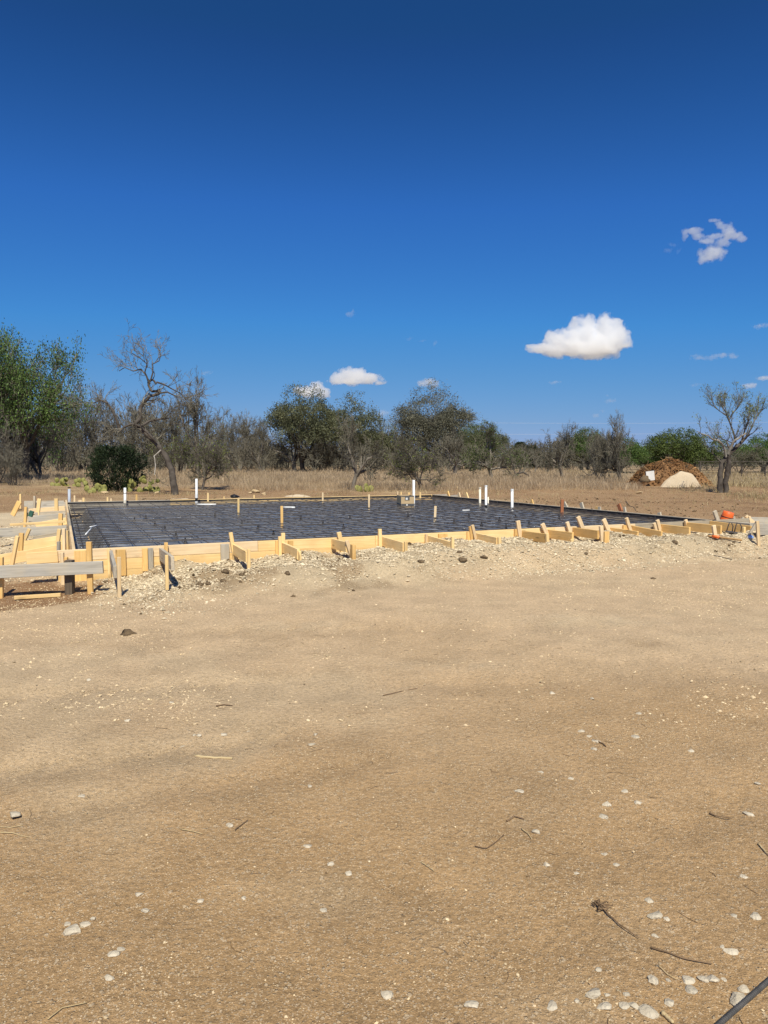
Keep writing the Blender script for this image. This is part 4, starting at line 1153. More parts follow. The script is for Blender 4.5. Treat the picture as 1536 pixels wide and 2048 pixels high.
def grow(rg, p, d, L, r, lev, cfg, out):
    n = cfg['seg'][lev]
    P = [p]; step = L / n
    W = rg.normal(0, cfg['gnarl'][lev], (n, 3))
    for i in range(n):
        d = d + W[i]; d[2] += cfg['up'][lev]; d = d / math.sqrt(d[0] * d[0] + d[1] * d[1] + d[2] * d[2])
        p = p + d * step
        P.append(p)
    P = np.array(P)
    rad = np.linspace(r, r * cfg['taper'][lev], n + 1)
    out.append((lev, P, rad))
    if lev + 1 >= len(cfg['seg']): return
    k = cfg['kids'][lev]; k = max(1, int(round(k * rg.uniform(.8, 1.25))))
    az0 = rg.uniform(0, 6.28)
    for j in range(k):
        t = 1.0 if j == 0 else rg.uniform(cfg['t0'][lev], 1.0)
        x = t * n; i = min(int(x), n - 1); f = x - i
        q = P[i] * (1 - f) + P[i + 1] * f
        dd = P[i + 1] - P[i]; dd = dd / np.linalg.norm(dd)
        ang = R(rg.normal(cfg['ang'][lev], 9)) * (.5 if j == 0 else 1)
        az = az0 + j * 2.4 + rg.normal(0, .4)
        a = np.cross(dd, [0.3, 0.2, 1.0]); a /= np.linalg.norm(a) + 1e-9; b2 = np.cross(dd, a)
        nd = dd * math.cos(ang) + (a * math.cos(az) + b2 * math.sin(az)) * math.sin(ang)
        rr = (rad[i] * (1 - f) + rad[i + 1] * f) * cfg['rr'][lev] * rg.uniform(.8, 1.1)
        grow(rg, q, nd, L * cfg['lr'][lev] * rg.uniform(.7, 1.25) * (1.15 - .35 * t), max(rr, cfg['rmin']), lev + 1, cfg, out)

BARE = dict(seg=(4, 7, 6, 3, 2), kids=(6, 7, 8, 7, 0), gnarl=(.12, .24, .26, .24, .2), up=(.1, .03, .05, .07, .04), taper=(.8, .45, .45, .5, .6),
            t0=(.75, .3, .25, .2, 0), ang=(44, 42, 42, 40, 0), rr=(.62, .6, .6, .62, .6), lr=(2.0, .50, .52, .52, .5), rmin=.0085)
BRUSH = dict(seg=(6, 6, 4, 3), kids=(8, 7, 6, 0), gnarl=(.15, .22, .24, .2), up=(.05, .06, .07, .05), taper=(.4, .45, .5, .6),
             t0=(.25, .2, .2, 0), ang=(32, 36, 38, 0), rr=(.6, .6, .65, .6), lr=(.50, .5, .5, .5), rmin=.010)

def leaves(rg, C, per, spread, size, flat=1.0):
    """C (n,3) cluster centres -> small randomly turned quads"""
    n = len(C) * per
    P = np.repeat(C, per, 0) + rg.normal(0, 1, (n, 3)) * np.array([spread, spread, spread * flat])
    a = rg.normal(0, 1, (n, 3)); a /= np.linalg.norm(a, axis=1, keepdims=True)
    b2 = np.cross(a, rg.normal(0, 1, (n, 3))); b2 /= np.linalg.norm(b2, axis=1, keepdims=True) + 1e-9
    s = size * rg.uniform(.6, 1.4, (n, 1))
    V = np.stack([P - a * s, P + b2 * s * .5, P + a * s, P - b2 * s * .5], 1).reshape(-1, 3)
    return V, np.arange(n * 4).reshape(n, 4)

class Tree: pass
def finish(br, split, leafV=None, trunk_mat='bark', twig_mat='twigs', leaf_mat_='leaf_oak', side=(7, 6, 4, 3, 3)):
    T = Tree()
    tr = [(P, r) for l, P, r in br if l < split]; tw = [(P, r) for l, P, r in br if l >= split]
    mt = MB()
    for lev in range(split):
        sub = [(P, r) for l, P, r in br if l == lev]
        if sub:
            m_ = tubes(sub, side[lev])
            for V, F_ in [(np.concatenate(m_.V), m_.F)]: mt.add(V, F_)
    T.trunk = mt.mesh('trunk', True); T.trunk.materials.append(M[trunk_mat])
    mc = MB()
    if tw:
        m_ = tubes(tw, 3); mc.add(np.concatenate(m_.V), m_.F, 0)
    if leafV is not None:
        mc.add(leafV[0], [leafV[1]], 1)
    T.crown = mc.mesh('crown') if mc.n else None
    if T.crown:
        T.crown.materials.append(M[twig_mat]); T.crown.materials.append(M[leaf_mat_])
    A = np.concatenate(mt.V + mc.V)
    if leafV is not None and len(leafV[0]) > 16000: A = leafV[0]
    T.h = np.percentile(A[:, 2], 99.7); T.w = max(np.percentile(A[:, 0], 99.3), -np.percentile(A[:, 0], .7))
    return T

def make_bare(seed, stems=1, leaf=None, leaf_n=0, pale=False, h=4.0, dense=1.0, trunk='bark', lean=.25):
    rg = np.random.default_rng(seed); out = []
    cfg = dict(BARE); 
    if dense != 1: cfg['kids'] = tuple(int(round(k * dense)) for k in BARE['kids'])
    for s in range(stems):
        a = rg.uniform(0, 6.28); d = np.array([math.cos(a) * lean, math.sin(a) * lean, 1.0]) if stems == 1 else np.array([math.cos(a) * .5, math.sin(a) * .5, 1.0])
        grow(rg, np.array([rg.normal(0, .08), rg.normal(0, .08), -.25]), unit(d), (1.0 if stems == 1 else 1.1) * rg.uniform(.8, 1.2), .15 if stems == 1 else .10, 0, cfg, out)
    lv = None
    if leaf:
        tips = np.array([P[-1] for l, P, r in out if l >= 3]); rg.shuffle(tips)
        tips = tips[:leaf_n]; lv = leaves(rg, tips, 5, .11, .045)
    return finish(out, 2, lv, trunk, 'twigs', leaf or 'leaf_oak')
def make_brush(seed, stems=6, leaf=None, leaf_n=0, spread=.55):
    rg = np.random.default_rng(seed); out = []
    for s in range(stems):
        a = 6.28 * s / stems + rg.normal(0, .3); k = spread * rg.uniform(.3, 1.2)
        grow(rg, np.array([math.cos(a) * .15, math.sin(a) * .15, -.2]), unit([math.cos(a) * k, math.sin(a) * k, 1.0]), 2.6 * rg.uniform(.75, 1.15), .05, 0, BRUSH, out)
    lv = None
    if leaf:
        tips = np.array([P[-1] for l, P, r in out if l >= 2]); rg.shuffle(tips)
        lv = leaves(rg, tips[:leaf_n], 5, .12, .05)
    return finish(out, 1, lv, 'bark_dark', 'twigs', leaf or 'leaf_oak', (5, 4, 3, 3, 3))
OAK = dict(seg=(4, 6, 5, 4), kids=(6, 7, 6, 0), gnarl=(.1, .2, .24, .22), up=(.06, .03, .03, .02), taper=(.8, .45, .45, .5),
           t0=(.6, .3, .25, 0), ang=(46, 44, 44, 0), rr=(.62, .6, .6, .6), lr=(2.0, .52, .55, .5), rmin=.012)
def make_oak(seed, leaf, h=7.0, w=4.0, lobes=10, per=26, dens=130, size=.075, base=.22, twig=True, clumpy=.55):
    """limbs plus a lumpy crown of leaf clusters sitting on several lobes"""
    rg = np.random.default_rng(seed); out = []
    grow(rg, np.array([0, 0, -.3]), unit([rg.normal(0, .1), rg.normal(0, .1), 1]), h * .24, .24, 0, OAK, out)
    C = []
    for k in range(lobes + 1):
        if k == lobes:
            c = np.array([0, 0, h * .60]); lr_ = w * .60; sq = h * .36 / lr_
        else:
            a = 6.28 * k / lobes * 1.618 * 2 + rg.normal(0, .3); rad = w * rg.uniform(.35, .62)
            c = np.array([math.cos(a) * rad, math.sin(a) * rad, h * (base + .22 + rg.uniform(.0, .40) * (1 - .3 * (rad / w)))])
            lr_ = w * rg.uniform(.34, .46); sq = .72
        m_ = int(dens * (lr_ / (w * .4)) ** 2)
        q = rg.normal(0, 1, (m_, 3)); q /= np.linalg.norm(q, axis=1, keepdims=True)
        q[:, 2] = np.where(q[:, 2] < -.45, -q[:, 2] * .6, q[:, 2])
        C.append(c + q * lr_ * rg.uniform(.70, 1.03, (m_, 1)) * np.array([1, 1, sq]))
    C = np.concatenate(C); C[:, 2] = np.clip(C[:, 2], h * base * .7, None)
    keep = rg.random(len(C)) < np.clip(clumpy + 1.6 * np.array([mnoise.noise(Vector(c * (1.1 / 1.0))) for c in C]) + .15, .05, 1)
    C = C[keep]
    lv = leaves(rg, C, per, .19, size, .8)
    return finish(out, 2, lv, 'bark_dark', 'twigs', leaf)
def make_juniper(seed, h=2.6, w=1.9, n=900, per=14, size=.075, cone=.5):
    rg = np.random.default_rng(seed); out = []
    for s in range(9):
        a = rg.uniform(0, 6.28); k = rg.uniform(.1, .9)
        grow(rg, np.array([0, 0, -.1]), unit([math.cos(a) * k, math.sin(a) * k, 1]), h * .8 * rg.uniform(.6, 1), .035, 0,
             dict(seg=(5, 4), kids=(6, 0), gnarl=(.12, .15), up=(.05, .05), taper=(.4, .5), t0=(.2, 0), ang=(35, 0), rr=(.6, .6), lr=(.4, .4), rmin=.008), out)
    z = rg.uniform(0.03, 1, n) ** .85
    prof = np.where(z < .42, .5 + 1.2 * z, 1.0 - cone * ((z - .42) / .58) ** 1.6)
    a = rg.uniform(0, 6.28, n); lob = 1 + .22 * np.sin(a * 3 + seed + z * 4) + .12 * np.sin(a * 7 + z * 9)
    rad = w * prof * lob * rg.uniform(.45, 1.0, n) ** .6
    C = np.stack([np.cos(a) * rad, np.sin(a) * rad, z * h], 1)
    P = np.repeat(C, per, 0) + rg.normal(0, .075, (n * per, 3))
    axis = np.repeat(np.stack([np.cos(a) * .7, np.sin(a) * .7, np.full(n, .9)], 1), per, 0) + rg.normal(0, .45, (n * per, 3)); axis /= np.linalg.norm(axis, axis=1, keepdims=True)
    b2 = np.cross(axis, rg.normal(0, 1, axis.shape)); b2 /= np.linalg.norm(b2, axis=1, keepdims=True)
    s = size * rg.uniform(.6, 1.4, (n * per, 1))
    V = np.stack([P - axis * s, P + b2 * s * .33, P + axis * s, P - b2 * s * .33], 1).reshape(-1, 3)
    return finish(out, 1, (V, np.arange(len(V)).reshape(-1, 4)), 'bark_dark', 'twigs', 'leaf_juniper')

B = {}
B['bare1'] = make_bare(31); B['bare2'] = make_bare(32, lean=.5); B['bare3'] = make_bare(33, 3, trunk='bark_dark'); B['bare4'] = make_bare(34, 2)
B['bud1'] = make_bare(35, 1, 'leaf_spring', 170); B['bud2'] = make_bare(36, 2, 'leaf_spring', 240); B['olive_bare'] = make_bare(37, 1, 'leaf_olive', 900)
B['brush1'] = make_brush(41); B['brush2'] = make_brush(42, 8); B['brush3'] = make_brush(43, 5, spread=.8); B['brush_bud'] = make_brush(44, 7, 'leaf_spring', 260)
B['brush_olive'] = make_brush(45, 7, 'leaf_oak', 700)
B['oak1'] = make_oak(51, 'leaf_oak', lobes=15, per=20, size=.065, base=.06, clumpy=.62); B['oak2'] = make_oak(52, 'leaf_oak', lobes=14, per=20, size=.065, base=.05, clumpy=.55)
B['dome'] = make_oak(53, 'leaf_dome', h=7, w=3.6, lobes=18, per=20, dens=190, size=.05, base=.02, clumpy=.8)
B['green1'] = make_oak(54, 'leaf_olive', h=5, w=4.2, lobes=12, per=24, size=.07, base=.02, clumpy=.7)
B['green2'] = make_oak(55, 'leaf_green', h=5, w=3.2, lobes=9, per=22, size=.07, base=.05, clumpy=.6)
def make_leafy(seed, leaf, h=9, per=9, spread=.27, size=.062):
    rg = np.random.default_rng(seed); out = []
    cfg = dict(BARE); cfg.update(kids=(7, 8, 7, 5, 0), rmin=.014, gnarl=(.1, .16, .2, .2, .2), up=(.1, .06, .03, .02, .0), ang=(40, 42, 42, 40, 0))
    for k in range(2):
        grow(rg, np.array([k * .5, 0, -.3]), unit([rg.normal(0, .25), rg.normal(0, .2), 1]), h * .24, .26, 0, cfg, out)
    tips = np.array([P[-1] for l, P, r in out if l >= 3]); tips = tips[rg.random(len(tips)) < .8]
    return finish(out, 2, leaves(rg, tips, per, spread, size, .7), 'bark_dark', 'twigs', leaf)
B['big'] = make_leafy(58, 'leaf_green')
B['juniper1'] = make_juniper(61); B['juniper2'] = make_juniper(62, 4.0, 1.5, 800, 12, .09, .85)

used = set()
def tree(kind, name, px, yb, yt, hw, label, cat='tree', group=None, rot=0.0, z0=None):
    """kind of tree with its foot at px,yb, its top at row yt and half width hw pixels"""
    T = B[kind]
    p = on_h(px, yb, 0.0)
    p[2] = gz1(p[0], p[1])
    D = p[1]
    h = at_y(px, yt, D)[2] - p[2]; w = hw / F * D
    root = empty(name, p, label, cat, group)
    sx = w / T.w; sz = h / T.h
    root.scale = (sx, (sx + sz) / 2, sz)
    root.rotation_euler = (0, 0, 0)
    # turning happens in the shared meshes' own axes, so the width stays as seen: mirror or half turns only
    if rot: root.rotation_euler = (0, 0, rot)
    o = link('trunk', T.trunk, root)
    if T.crown: link('crown', T.crown, root)
    return root
PI = math.pi
GB, GS, GO = 'bare grey trees at the edge of the field', 'bare brush trees in the thicket', 'live oaks behind the bare trees'
for a in (
 ('big', 'oak_tree', 38, 962, 655, 128, 'tallest green leafy tree, at the left edge of the photo', 'tree', None, 0),
 ('oak1', 'oak_tree', -55, 958, 690, 90, 'green tree cut by the left edge beside the tallest tree', 'tree', None, 0),
 ('bare3', 'mesquite_tree', 85, 958, 800, 75, 'dark many stemmed bare tree under the tallest green tree', 'tree', GB, 0),
 ('brush1', 'dry_shrub', 27, 972, 893, 42, 'low pale grey dry shrub at the left edge', 'shrub', None, 0),
 ('brush2', 'brush_tree', 168, 942, 770, 66, 'bluish bare brush tree between the tall green tree and the gnarled tree', 'tree', GS, 0),
 ('brush3', 'brush_tree', 215, 941, 790, 70, 'bare brush tree directly behind the dark juniper bush', 'tree', GS, 0),
 ('brush1', 'brush_tree', 270, 941, 792, 66, 'bare brush tree filling behind the gnarled dead tree', 'tree', GS, PI),
 ('brush2', 'brush_tree', 330, 940, 800, 66, 'dense brush tree right behind the gnarled tree trunk', 'tree', GS, PI),
 ('bare2', 'mesquite_tree', 392, 952, 745, 52, 'thin bare tree whose top reaches above the thicket right of the gnarled tree', 'tree', GB, 0),
 ('bud2', 'mesquite_tree', 402, 976, 835, 62, 'dark trunked tree with a few yellow green leaves by the tall white pipe', 'tree', GB, 0),
 ('brush_bud', 'brush_tree', 355, 950, 850, 45, 'brush with yellow green buds beside the gnarled trunk', 'tree', GS, 0),
 ('bare4', 'mesquite_tree', 478, 943, 818, 66, 'two trunked bare mesquite left of the paired oaks', 'tree', GB, 0),
 ('bare1', 'mesquite_tree', 524, 944, 842, 56, 'small bare mesquite with a low fork left of the paired oaks', 'tree', GB, PI),
 ('brush3', 'brush_tree', 440, 938, 830, 60, 'faint brush tree behind the two trunked mesquite', 'tree', GS, PI),
 ('oak1', 'oak_tree', 606, 943, 772, 76, 'left one of the paired grey green oaks below the small cumulus', 'tree', GO, 0),
 ('oak2', 'oak_tree', 708, 943, 790, 70, 'right one of the paired grey green oaks', 'tree', GO, 0),
 ('bare2', 'mesquite_tree', 593, 943, 836, 60, 'bare leaning mesquite in front of the left paired oak', 'tree', GB, PI),
 ('brush1', 'brush_tree', 640, 943, 832, 56, 'dense brush in the gap between the paired oaks', 'tree', GS, 0),
 ('bare3', 'mesquite_tree', 625, 943, 850, 45, 'small dark stemmed tree at the foot of the left paired oak', 'tree', GB, PI),
 ('bare1', 'mesquite_tree', 703, 978, 826, 74, 'front mesquite with a forked trunk standing by the cactus in the grass', 'tree', GB, 0),
 ('brush2', 'brush_tree', 762, 941, 848, 48, 'brush tree left of the round crowned oak', 'tree', GS, 0),
 ('brush_bud', 'brush_tree', 800, 941, 845, 48, 'green tinged brush in front of the round crowned oak', 'tree', GS, PI),
 ('dome', 'oak_tree', 866, 943, 772, 76, 'round crowned twiggy grey oak, highest in the middle', 'tree', GO, 0),
 ('green2', 'oak_tree', 935, 938, 850, 50, 'low dark green growth under the round crowned oak', 'tree', GO, 0),
 ('bud2', 'mesquite_tree', 846, 978, 862, 76, 'mesquite with low spreading limbs behind the tall boxed pipe', 'tree', GB, PI),
 ('bare2', 'mesquite_tree', 906, 948, 858, 55, 'dark tree with a trunk leaning right behind the cream pipe', 'tree', GB, 0),
 ('olive_bare', 'mesquite_tree', 982, 963, 842, 66, 'olive topped mesquite with a straight dark trunk and pale limbs', 'tree', GB, 0),
 ('oak2', 'oak_tree', 985, 938, 852, 36, 'low grey green oak behind the olive topped mesquite', 'tree', GO, PI),
 ('juniper2', 'juniper_tree', 1040, 938, 884, 30, 'dark green juniper left of the low sky gap', 'tree', 'dark junipers', 0),
 ('juniper2', 'juniper_tree', 1066, 938, 890, 24, 'smaller dark green juniper in the low sky gap', 'tree', 'dark junipers', PI),
 ('bare4', 'mesquite_tree', 1032, 951, 888, 36, 'short mesquite before the dark junipers', 'tree', GB, PI),
 ('bare1', 'mesquite_tree', 1069, 947, 898, 26, 'small bare tree with a pale upright limb near the low sky gap', 'tree', GB, 0),
 ('juniper1', 'juniper_bush', 1103, 940, 922, 16, 'low round juniper in the grass below the bare tree', 'bush', None, 0),
 ('bare1', 'mesquite_tree', 1126, 957, 847, 58, 'bare mesquite with white limbs just right of the low sky gap', 'tree', GB, PI),
 ('green2', 'oak_tree', 1176, 942, 858, 48, 'green oak behind the bare mesquites on the right', 'tree', GO, PI),
 ('green2', 'oak_tree', 1240, 946, 876, 58, 'dark green oak growth behind the vase shaped bare tree', 'tree', GO, 0),
 ('bare4', 'mesquite_tree', 1200, 959, 860, 52, 'low dense mesquite left of the vase shaped bare tree', 'tree', GB, 0),
 ('bare3', 'mesquite_tree', 1245, 963, 832, 60, 'vase shaped bare tree left of the dirt mound', 'tree', GB, 0),
 ('green1', 'oak_tree', 1358, 941, 858, 72, 'wide bright olive green oak behind the dirt mound', 'tree', GO, 0),
 ('green2', 'oak_tree', 1296, 939, 900, 30, 'low green bush between vase shaped tree and dirt mound', 'tree', GO, 0),
 ('bare2', 'mesquite_tree', 1393, 940, 872, 34, 'dark bare tree rising behind the dirt mound', 'tree', GB, PI),
 ('green2', 'oak_tree', 1525, 944, 868, 52, 'dark green oak at the right edge', 'tree', GO, 0),
 ('brush_olive', 'brush_tree', 1480, 946, 888, 44, 'grey olive brush right of the forked roadside tree', 'tree', GS, PI),
 ('brush1', 'brush_tree', 1450, 940, 895, 40, 'pale brush behind the forked roadside tree', 'tree', GS, 0),
 ('brush3', 'brush_tree', 1420, 940, 893, 40, 'grey brush right of the mound top', 'tree', GS, 0),
 ('brush2', 'brush_tree', 1560, 950, 890, 40, 'grey brush cut by the right edge', 'tree', GS, 0),
 ('brush2', 'brush_tree', -8, 968, 830, 46, 'dark brush cut by the left edge under the green tree', 'tree', GS, 0),
 ('brush_olive', 'brush_tree', 120, 944, 820, 60, 'olive brush behind the many stemmed bare tree', 'tree', GS, 0),
 ('brush1', 'brush_tree', 545, 939, 855, 44, 'grey brush at the left foot of the paired oaks', 'tree', GS, 0),
 ('brush1', 'brush_tree', 300, 937, 772, 74, 'tallest grey brush crown right behind the curling limbs of the gnarled tree', 'tree', GS, 0),
 ('brush3', 'brush_tree', 190, 938, 782, 60, 'grey brush crown seen between the juniper bush and the sky', 'tree', GS, PI),
 ('brush2', 'brush_tree', 60, 946, 800, 66, 'grey brush thicket beneath the crown of the tallest green tree', 'tree', GS, 0),
 ('brush3', 'brush_tree', 372, 938, 802, 58, 'brush crown just left of the thin bare tree', 'tree', GS, 0),
 ('brush2', 'brush_tree', 500, 938, 834, 52, 'brush filling between the two trunked mesquite and the small forked mesquite', 'tree', GS, PI),
 ('brush1', 'brush_tree', 675, 940, 838, 50, 'brush under the right paired oak', 'tree', GS, PI),
 ('brush_olive', 'brush_tree', 740, 938, 842, 44, 'olive brush at the right foot of the right paired oak', 'tree', GS, PI),
 ('brush_olive', 'brush_tree', 1140, 940, 876, 40, 'olive brush behind the bare mesquite with white limbs', 'tree', GS, 0),
 ('oak1', 'oak_tree', 950, 940, 850, 50, 'grey green oak between the round crowned oak and the olive topped mesquite', 'tree', GO, PI),
 ('brush_olive', 'brush_tree', 1030, 941, 880, 46, 'olive brush mixed in with the dark junipers', 'tree', GS, PI),
 ('brush1', 'brush_tree', 1100, 943, 860, 48, 'grey brush filling the low sky gap beside the junipers', 'tree', GS, PI),
 ('oak2', 'oak_tree', 1162, 942, 858, 52, 'low grey green oak left of the vase shaped bare tree', 'tree', GO, PI),
 ('brush3', 'brush_tree', 905, 939, 850, 44, 'grey brush at the right foot of the round crowned oak', 'tree', GS, 0)):
    tree(*a)
tree('juniper1', 'juniper_bush', 234, 980, 890, 54, 'dark green juniper bush standing on brown soil left of the gnarled tree', 'bush')

# the gnarled tree and the forked tree on the right follow their own limbs
def custom_tree(name, yb, limbs, label, cfg, twig_n, seed, trunk_mat, crown_leaf=None, leaf_n=0, pale_from=99, group=None, leaf_name='leaf_dusty'):
    rg = np.random.default_rng(seed)
    px0 = limbs[0][0][0][0]
    p0 = on_h(px0, yb, 0); p0[2] = gz1(p0[0], p0[1]); D = p0[1]
    root = empty(name, p0, label, 'tree', group)
    dark, pale, tw = [], [], []
    for li, (pts, r0, r1, dy, tn, mt) in enumerate(limbs):
        P = []
        for k, (x, y) in enumerate(pts):
            q = at_y(x, y, D + dy * k / max(1, len(pts) - 1)); P.append(q - p0)
        P = np.array(P); kk = np.linspace(0, len(P) - 1, (len(P) - 1) * 3 + 1)
        P = np.stack([np.interp(kk, np.arange(len(P)), P[:, c]) for c in range(3)], 1)
        if li == 0: P[0, 2] -= .25
        rad = np.linspace(r0, r1, len(P)) * (1 + rg.normal(0, .03, len(P)))
        P[1:-1] += rg.normal(0, r1 * .25, (len(P) - 2, 3))
        (pale if mt == 'p' else dark).append((P, rad))
        for j in range(tn):
            i = rg.integers(max(1, int(len(P) * .35)), len(P))
            d = P[i] - P[i - 1]; d = unit(unit(d) + rg.normal(0, .5, 3) + [0, 0, .45])
            grow(rg, P[i], d, cfg['L'] * rg.uniform(.5, 1.2), max(rad[i] * .5, .014), 0, cfg, tw)
    mb = tubes(dark, 9); o = link('trunk', mb.mesh('trunk', True), root, M[trunk_mat])
    if pale: link('pale_limb', tubes(pale, 8).mesh('pale_limb', True), root, M['bark_pale'])
    mb = MB(); m_ = tubes([(P, r) for l, P, r in tw], 3); mb.add(np.concatenate(m_.V), m_.F, 0)
    if crown_leaf:
        tips = np.array([P[-1] for l, P, r in tw if l >= 1]); rg.shuffle(tips); lv = leaves(rg, tips[:leaf_n], 6, .09, .033); mb.add(lv[0], [lv[1]], 1)
    me = mb.mesh('crown'); me.materials.append(M['twigs'])
    if crown_leaf: me.materials.append(M[leaf_name])
    link('crown', me, root)
TW = dict(L=1.0, seg=(6, 4, 3), kids=(6, 4, 0), gnarl=(.26, .26, .2), up=(.05, .06, .04), taper=(.4, .5, .6), t0=(.2, .2, 0), ang=(42, 40, 0), rr=(.6, .65, .6), lr=(.5, .5, .5), rmin=.007)
custom_tree('gnarled_tree', 989, [
    ([(351, 989), (347, 965), (343, 940), (333, 915), (318, 893), (300, 875), (282, 860), (266, 848)], .155, .06, .3, 3, 'd'),
    ([(312, 884), (298, 868), (280, 853), (262, 847), (246, 856), (240, 862)], .06, .035, -.5, 8, 'd'),
    ([(240, 862), (232, 838), (225, 820), (214, 806), (200, 800), (188, 806)], .06, .02, -.3, 7, 'd'),
    ([(268, 850), (281, 835), (281, 818), (286, 805), (300, 792), (318, 787), (320, 780), (304, 783)], .085, .05, .5, 5, 'd'),
    ([(304, 783), (296, 770), (297, 762), (306, 760), (313, 768)], .05, .04, .2, 1, 'd'),
    ([(300, 768), (292, 750), (282, 738), (266, 742), (250, 735), (238, 742)], .035, .014, .3, 6, 'd'),
    ([(300, 764), (306, 745), (305, 728), (318, 722), (322, 708)], .035, .013, .3, 6, 'd'),
    ([(296, 762), (290, 744), (294, 728), (280, 716), (262, 705)], .03, .012, -.3, 6, 'd'),
    ([(313, 764), (330, 770), (348, 780), (360, 786), (372, 800)], .035, .013, .6, 7, 'd'),
    ([(318, 786), (335, 784), (350, 792), (362, 798)], .04, .014, .4, 6, 'd'),
    ([(282, 852), (300, 842), (320, 838), (340, 836)], .06, .02, .8, 7, 'd'),
    ([(322, 900), (308, 912), (311, 930), (309, 950)], .03, .018, -.4, 2, 'p')],
    'gnarled dead tree bending left with curling limbs above the thicket', TW, 0, 71, 'bark_dark', group=GB)
TW2 = dict(TW); TW2['up'] = (.12, .10, .06); TW2['L'] = .70; TW2['kids'] = (5, 3, 0); TW2['ang'] = (26, 28, 0); TW2['up'] = (.16, .12, .1); TW2['gnarl'] = (.12, .15, .15); TW2['rmin'] = .006
custom_tree('mesquite_tree', 986, [
    ([(1441, 986), (1440, 965), (1441, 942), (1444, 926), (1452, 915), (1464, 903), (1478, 890), (1490, 876), (1499, 869)], .13, .05, .2, 4, 'd'),
    ([(1451, 987), (1452, 965), (1455, 945), (1457, 928), (1458, 912)], .12, .08, -.3, 0, 'd'),
    ([(1452, 914), (1450, 900), (1445, 889), (1437, 881), (1424, 878), (1416, 871), (1404, 868), (1395, 863)], .055, .014, -.5, 4, 'p'),
    ([(1456, 908), (1461, 896), (1467, 883), (1479, 875), (1492, 866)], .06, .035, -.4, 5, 'p'),
    ([(1459, 897), (1455, 890), (1453, 882)], .04, .022, -.3, 1, 'p'),
    ([(1471, 885), (1467, 866), (1460, 846), (1454, 834), (1451, 822), (1450, 812)], .045, .012, .5, 16, 'd'),
    ([(1458, 842), (1464, 828), (1472, 820), (1479, 812)], .022, .010, .2, 9, 'd'),
    ([(1484, 880), (1489, 862), (1494, 848), (1498, 838)], .04, .011, -.5, 14, 'd'),
    ([(1496, 870), (1504, 852), (1510, 840), (1516, 830)], .035, .010, .6, 13, 'd'),
    ([(1452, 830), (1442, 824), (1434, 818), (1428, 812)], .025, .010, .3, 6, 'd'),
    ([(1446, 928), (1435, 917), (1426, 907), (1424, 894)], .035, .014, .4, 3, 'd')],
    'forked tree in pale spring leaf standing right of the dirt mound', TW2, 0, 72, 'bark_dark', 'leaf_dusty', 300, group=GB, leaf_name='leaf_dusty')
# fallen limb in the grass
rg = np.random.default_rng(5); out = []
p0 = on_h(1045, 962, 0)
root = empty('fallen_branch', p0, 'arched dead branch lying in the grass below the short mesquite', 'branch')
P = np.array([at_y(x, y, p0[1]) - p0 for x, y in ((1030, 958), (1036, 947), (1046, 944), (1056, 950), (1064, 962))]); P2 = np.array([at_y(x, y, p0[1] + .3) - p0 for x, y in ((1034, 960), (1042, 952), (1050, 956), (1054, 962))])
mb = tubes([(P, np.linspace(.09, .05, 5))], 6); m2 = tubes([(P2, np.linspace(.06, .03, 4))], 5); mb.add(np.concatenate(m2.V), m2.F)
link('limb', mb.mesh('limb', True), root, M['bark_dark'])
for d in (-.3, .2, .5):
    grow(rg, P[2], unit([d, .2, .6]), .7, .03, 0, TW, out)
link('twig', tubes([(P_, r_) for l, P_, r_ in out], 3).mesh('twig'), root, M['twigs'])

# prickly pear
padV = ICO2[0] * [.5, .12, .62]; padV[:, 2] += .56
padV[:, 0] *= 1 + .25 * np.clip(padV[:, 2] - .5, -.5, .6)
pad_me = mesh_np('pad', padV, [ICO2[1]], None, True); pad_me.materials.append(M['cactus'])
def cactus(px0, px1, yb, ht, n, label, seed):
    rg = np.random.default_rng(seed)
    p = on_h((px0 + px1) / 2, yb, 0); p[2] = gz1(p[0], p[1])
    root = empty('prickly_pear', p, label, 'cactus', 'prickly pear cactus')
    w = (px1 - px0) / F * p[1]; s = .25
    for k in range(n):
        x = rg.uniform(-w / 2, w / 2) * .92; y = rg.uniform(-.5, .6)
        top = ht / F * p[1] * (1 - .6 * abs(2 * x / w) ** 2)
        z = rg.uniform(-.06, max(.05, top - s * .9)) if k > n * .3 else -.05
        o = link('pad', pad_me, root, None, (x, y, z))
        k2 = s * rg.uniform(.7, 1.15)
        o.scale = (k2, k2, k2); o.rotation_euler = (rg.normal(-.2, .35), rg.normal(0, .6), rg.normal(0, .6))
cactus(100, 172, 974, 24, 26, 'yellowing prickly pear patch left of the juniper bush', 1)
cactus(176, 215, 984, 22, 15, 'low yellow prickly pear in front of the juniper bush', 2)
cactus(256, 325, 981, 38, 34, 'green prickly pear clump right of the juniper bush', 3)
cactus(712, 745, 981, 16, 15, 'small prickly pear at the foot of the front mesquite', 4)

